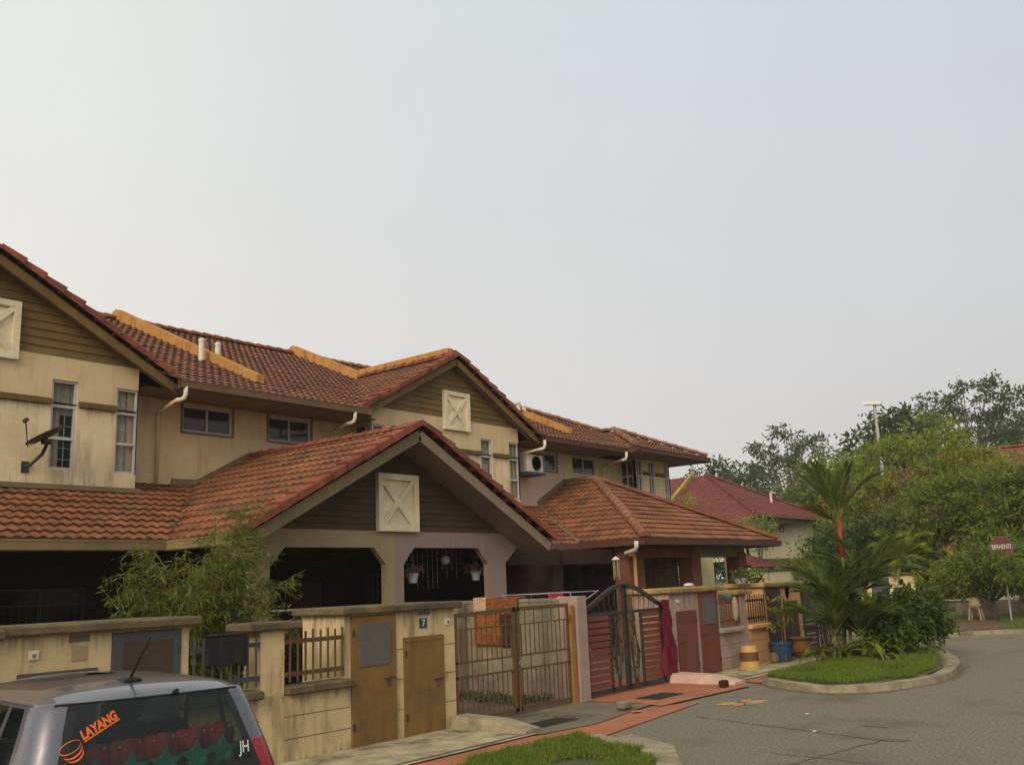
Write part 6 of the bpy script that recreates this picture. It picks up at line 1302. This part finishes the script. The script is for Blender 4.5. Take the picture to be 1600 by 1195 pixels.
    for sx in (-1, 1):
        for y in (.62, 2.85):
            wl = MB(); wl.lathe([(.20, -.08), (.265, -.07), (.275, -.03), (.275, .03), (.265, .07), (.20, .08)], (0, 0, 0), 24); 
            t = MB(); t.v = [(sx*.66+v[2], y+v[0], .275+v[1]) for v in wl.v]; t.f = wl.f; o = t.build('tyre', 'tyre', car, False, True)
            rm = MB(); rm.lathe([(.06, .0), (.195, .02), (.20, .0)], (0, 0, 0), 20); t = MB(); t.v = [(sx*.74+v[2]*sx, y+v[0], .275+v[1]) for v in rm.v]; t.f = rm.f; t.build('rim', 'steel', o, False, True)
        MB().box(sx*.70-.05 if sx > 0 else -.85, .85 if sx > 0 else -.65, 2.25, 2.33, .93, 1.05, .03).build('door_mirror', 'carpaint', car, False, True)
        for y in (1.22, 2.02): MB().box(sx*.742-.012, sx*.742+.012, y, y+.16, .80, .83, .008).build('door_handle', 'carpaint', car, False, True)
    # stickers
    def onglass(o):
        for v in o.data.vertices: v.co.y += ry(max(-.6, min(.6, v.co.x)), v.co.z)-.005
    t = text_mesh('window_sticker', 'LAYANG', .062, 'stick_orange', car, Matrix.Translation((-.32, 0, 1.255)) @ Matrix.Rotation(-.45, 4, 'Y') @ Matrix.Rotation(math.pi/2, 4, 'X') @ Matrix.Diagonal((.85, 1, .2, 1)), .001, .003, .15); onglass(t)
    s_ = MB()
    def ell(cx, cz, a, b, rot, t0, t1, w1):
        pr = None
        for k in range(25):
            u = t0+(t1-t0)*k/24; x, z = a*math.cos(u), b*math.sin(u); ww = w1*(.35+.65*math.sin(math.pi*k/24))
            nx, nz = math.cos(u), math.sin(u); c_, sn = math.cos(rot), math.sin(rot)
            f = lambda x, z: (cx+x*c_-z*sn, 0, cz+x*sn+z*c_)
            cur = (f(x, z), f(x+nx*ww, z+nz*ww))
            if pr: s_.quad(pr[0], cur[0], cur[1], pr[1])
            pr = cur
    ell(-.470, 1.165, .055, .024, .42, 0.1, 6.2, .006); ell(-.462, 1.145, .05, .024, .5, 3.3, 6.2, .009); ell(-.452, 1.128, .044, .024, .5, 3.4, 6.1, .009)
    p = Vector((-.40, 0, 1.185)); q = Vector((-.21, 0, 1.278)); s_.bar(p+Vector((0, 0, .0)), q, .001, .007, (0, 0, 1)); o = s_.build('window_sticker', 'stick_orange', car, False, True); onglass(o)
    t = text_mesh('window_sticker', 'JH', .085, 'stick_white', car, Matrix.Translation((.485, 0, 1.045)) @ Matrix.Rotation(math.pi/2, 4, 'X') @ Matrix.Diagonal((.8, 1, .2, 1)), .001, .001, .2); onglass(t)
    return car
car = hatchback()
CM = Matrix.Translation((3.15, 4.95, 0)) @ Matrix.Rotation(-.17, 4, 'Z')
fl_lab = ['leftmost red tulip cushion with green leaves inside the car rear window', 'second red tulip cushion from the left inside the car', 'middle red tulip cushion inside the car rear window', 'second red tulip cushion from the right inside the car', 'rightmost red tulip cushion inside the car rear window']
for k, x in enumerate((-.30, -.11, .08, .27, .44)):
    loc = CM @ Vector((x, .30+.05*(x*2)**2, .93+.04*(x+.3))); t = thing('flower_cushion', fl_lab[k], 'cushion', loc, 'tulip cushions on the parcel shelf', -.17)
    pt = MB()
    for a, dz, rr in ((-.055, .135, .07), (.055, .135, .07), (0, .145, .075)): pt.ball((a, .02 if a else -.01, dz), (rr*.8, .05, .075), 10, 7)
    pt.build('petals', 'redcloth', t, True, True)
    lf = MB(); star = []
    for q in range(10): rr = .10 if q % 2 == 0 else .045; a = math.pi/2+q*math.pi/5; star.append((rr*math.cos(a), -.075, .055+rr*.95*math.sin(a)))
    lf.prism(star, (0, .05, 0)); lf.ball((.04, -.06, .02), .035, 8, 6); lf.build('leaves', 'greencloth', t, False, True)
    for px_, pz in ((-.06, .19), (.05, .20)): MB().ball((px_, -.045, pz-.01), .008, 6, 4).build('pearl', 'stick_white', t, False, True)

# ------------------------------------------------------------------ the hazy air
hm = bpy.data.materials.new('haze'); hm.use_nodes = True; N = hm.node_tree.nodes; N.remove(N['Principled BSDF'])
pv_ = N.new('ShaderNodeVolumePrincipled'); pv_.inputs['Density'].default_value = 0.0006; pv_.inputs['Color'].default_value = (0.95, 0.94, 0.92, 1); pv_.inputs['Anisotropy'].default_value = 0.2
hm.node_tree.links.new(pv_.outputs[0], N['Material Output'].inputs['Volume']); M['haze'] = hm
tag(MB().box(-130, 150, -130, 150, -1.3, 26).build('haze', 'haze'), kind='stuff')
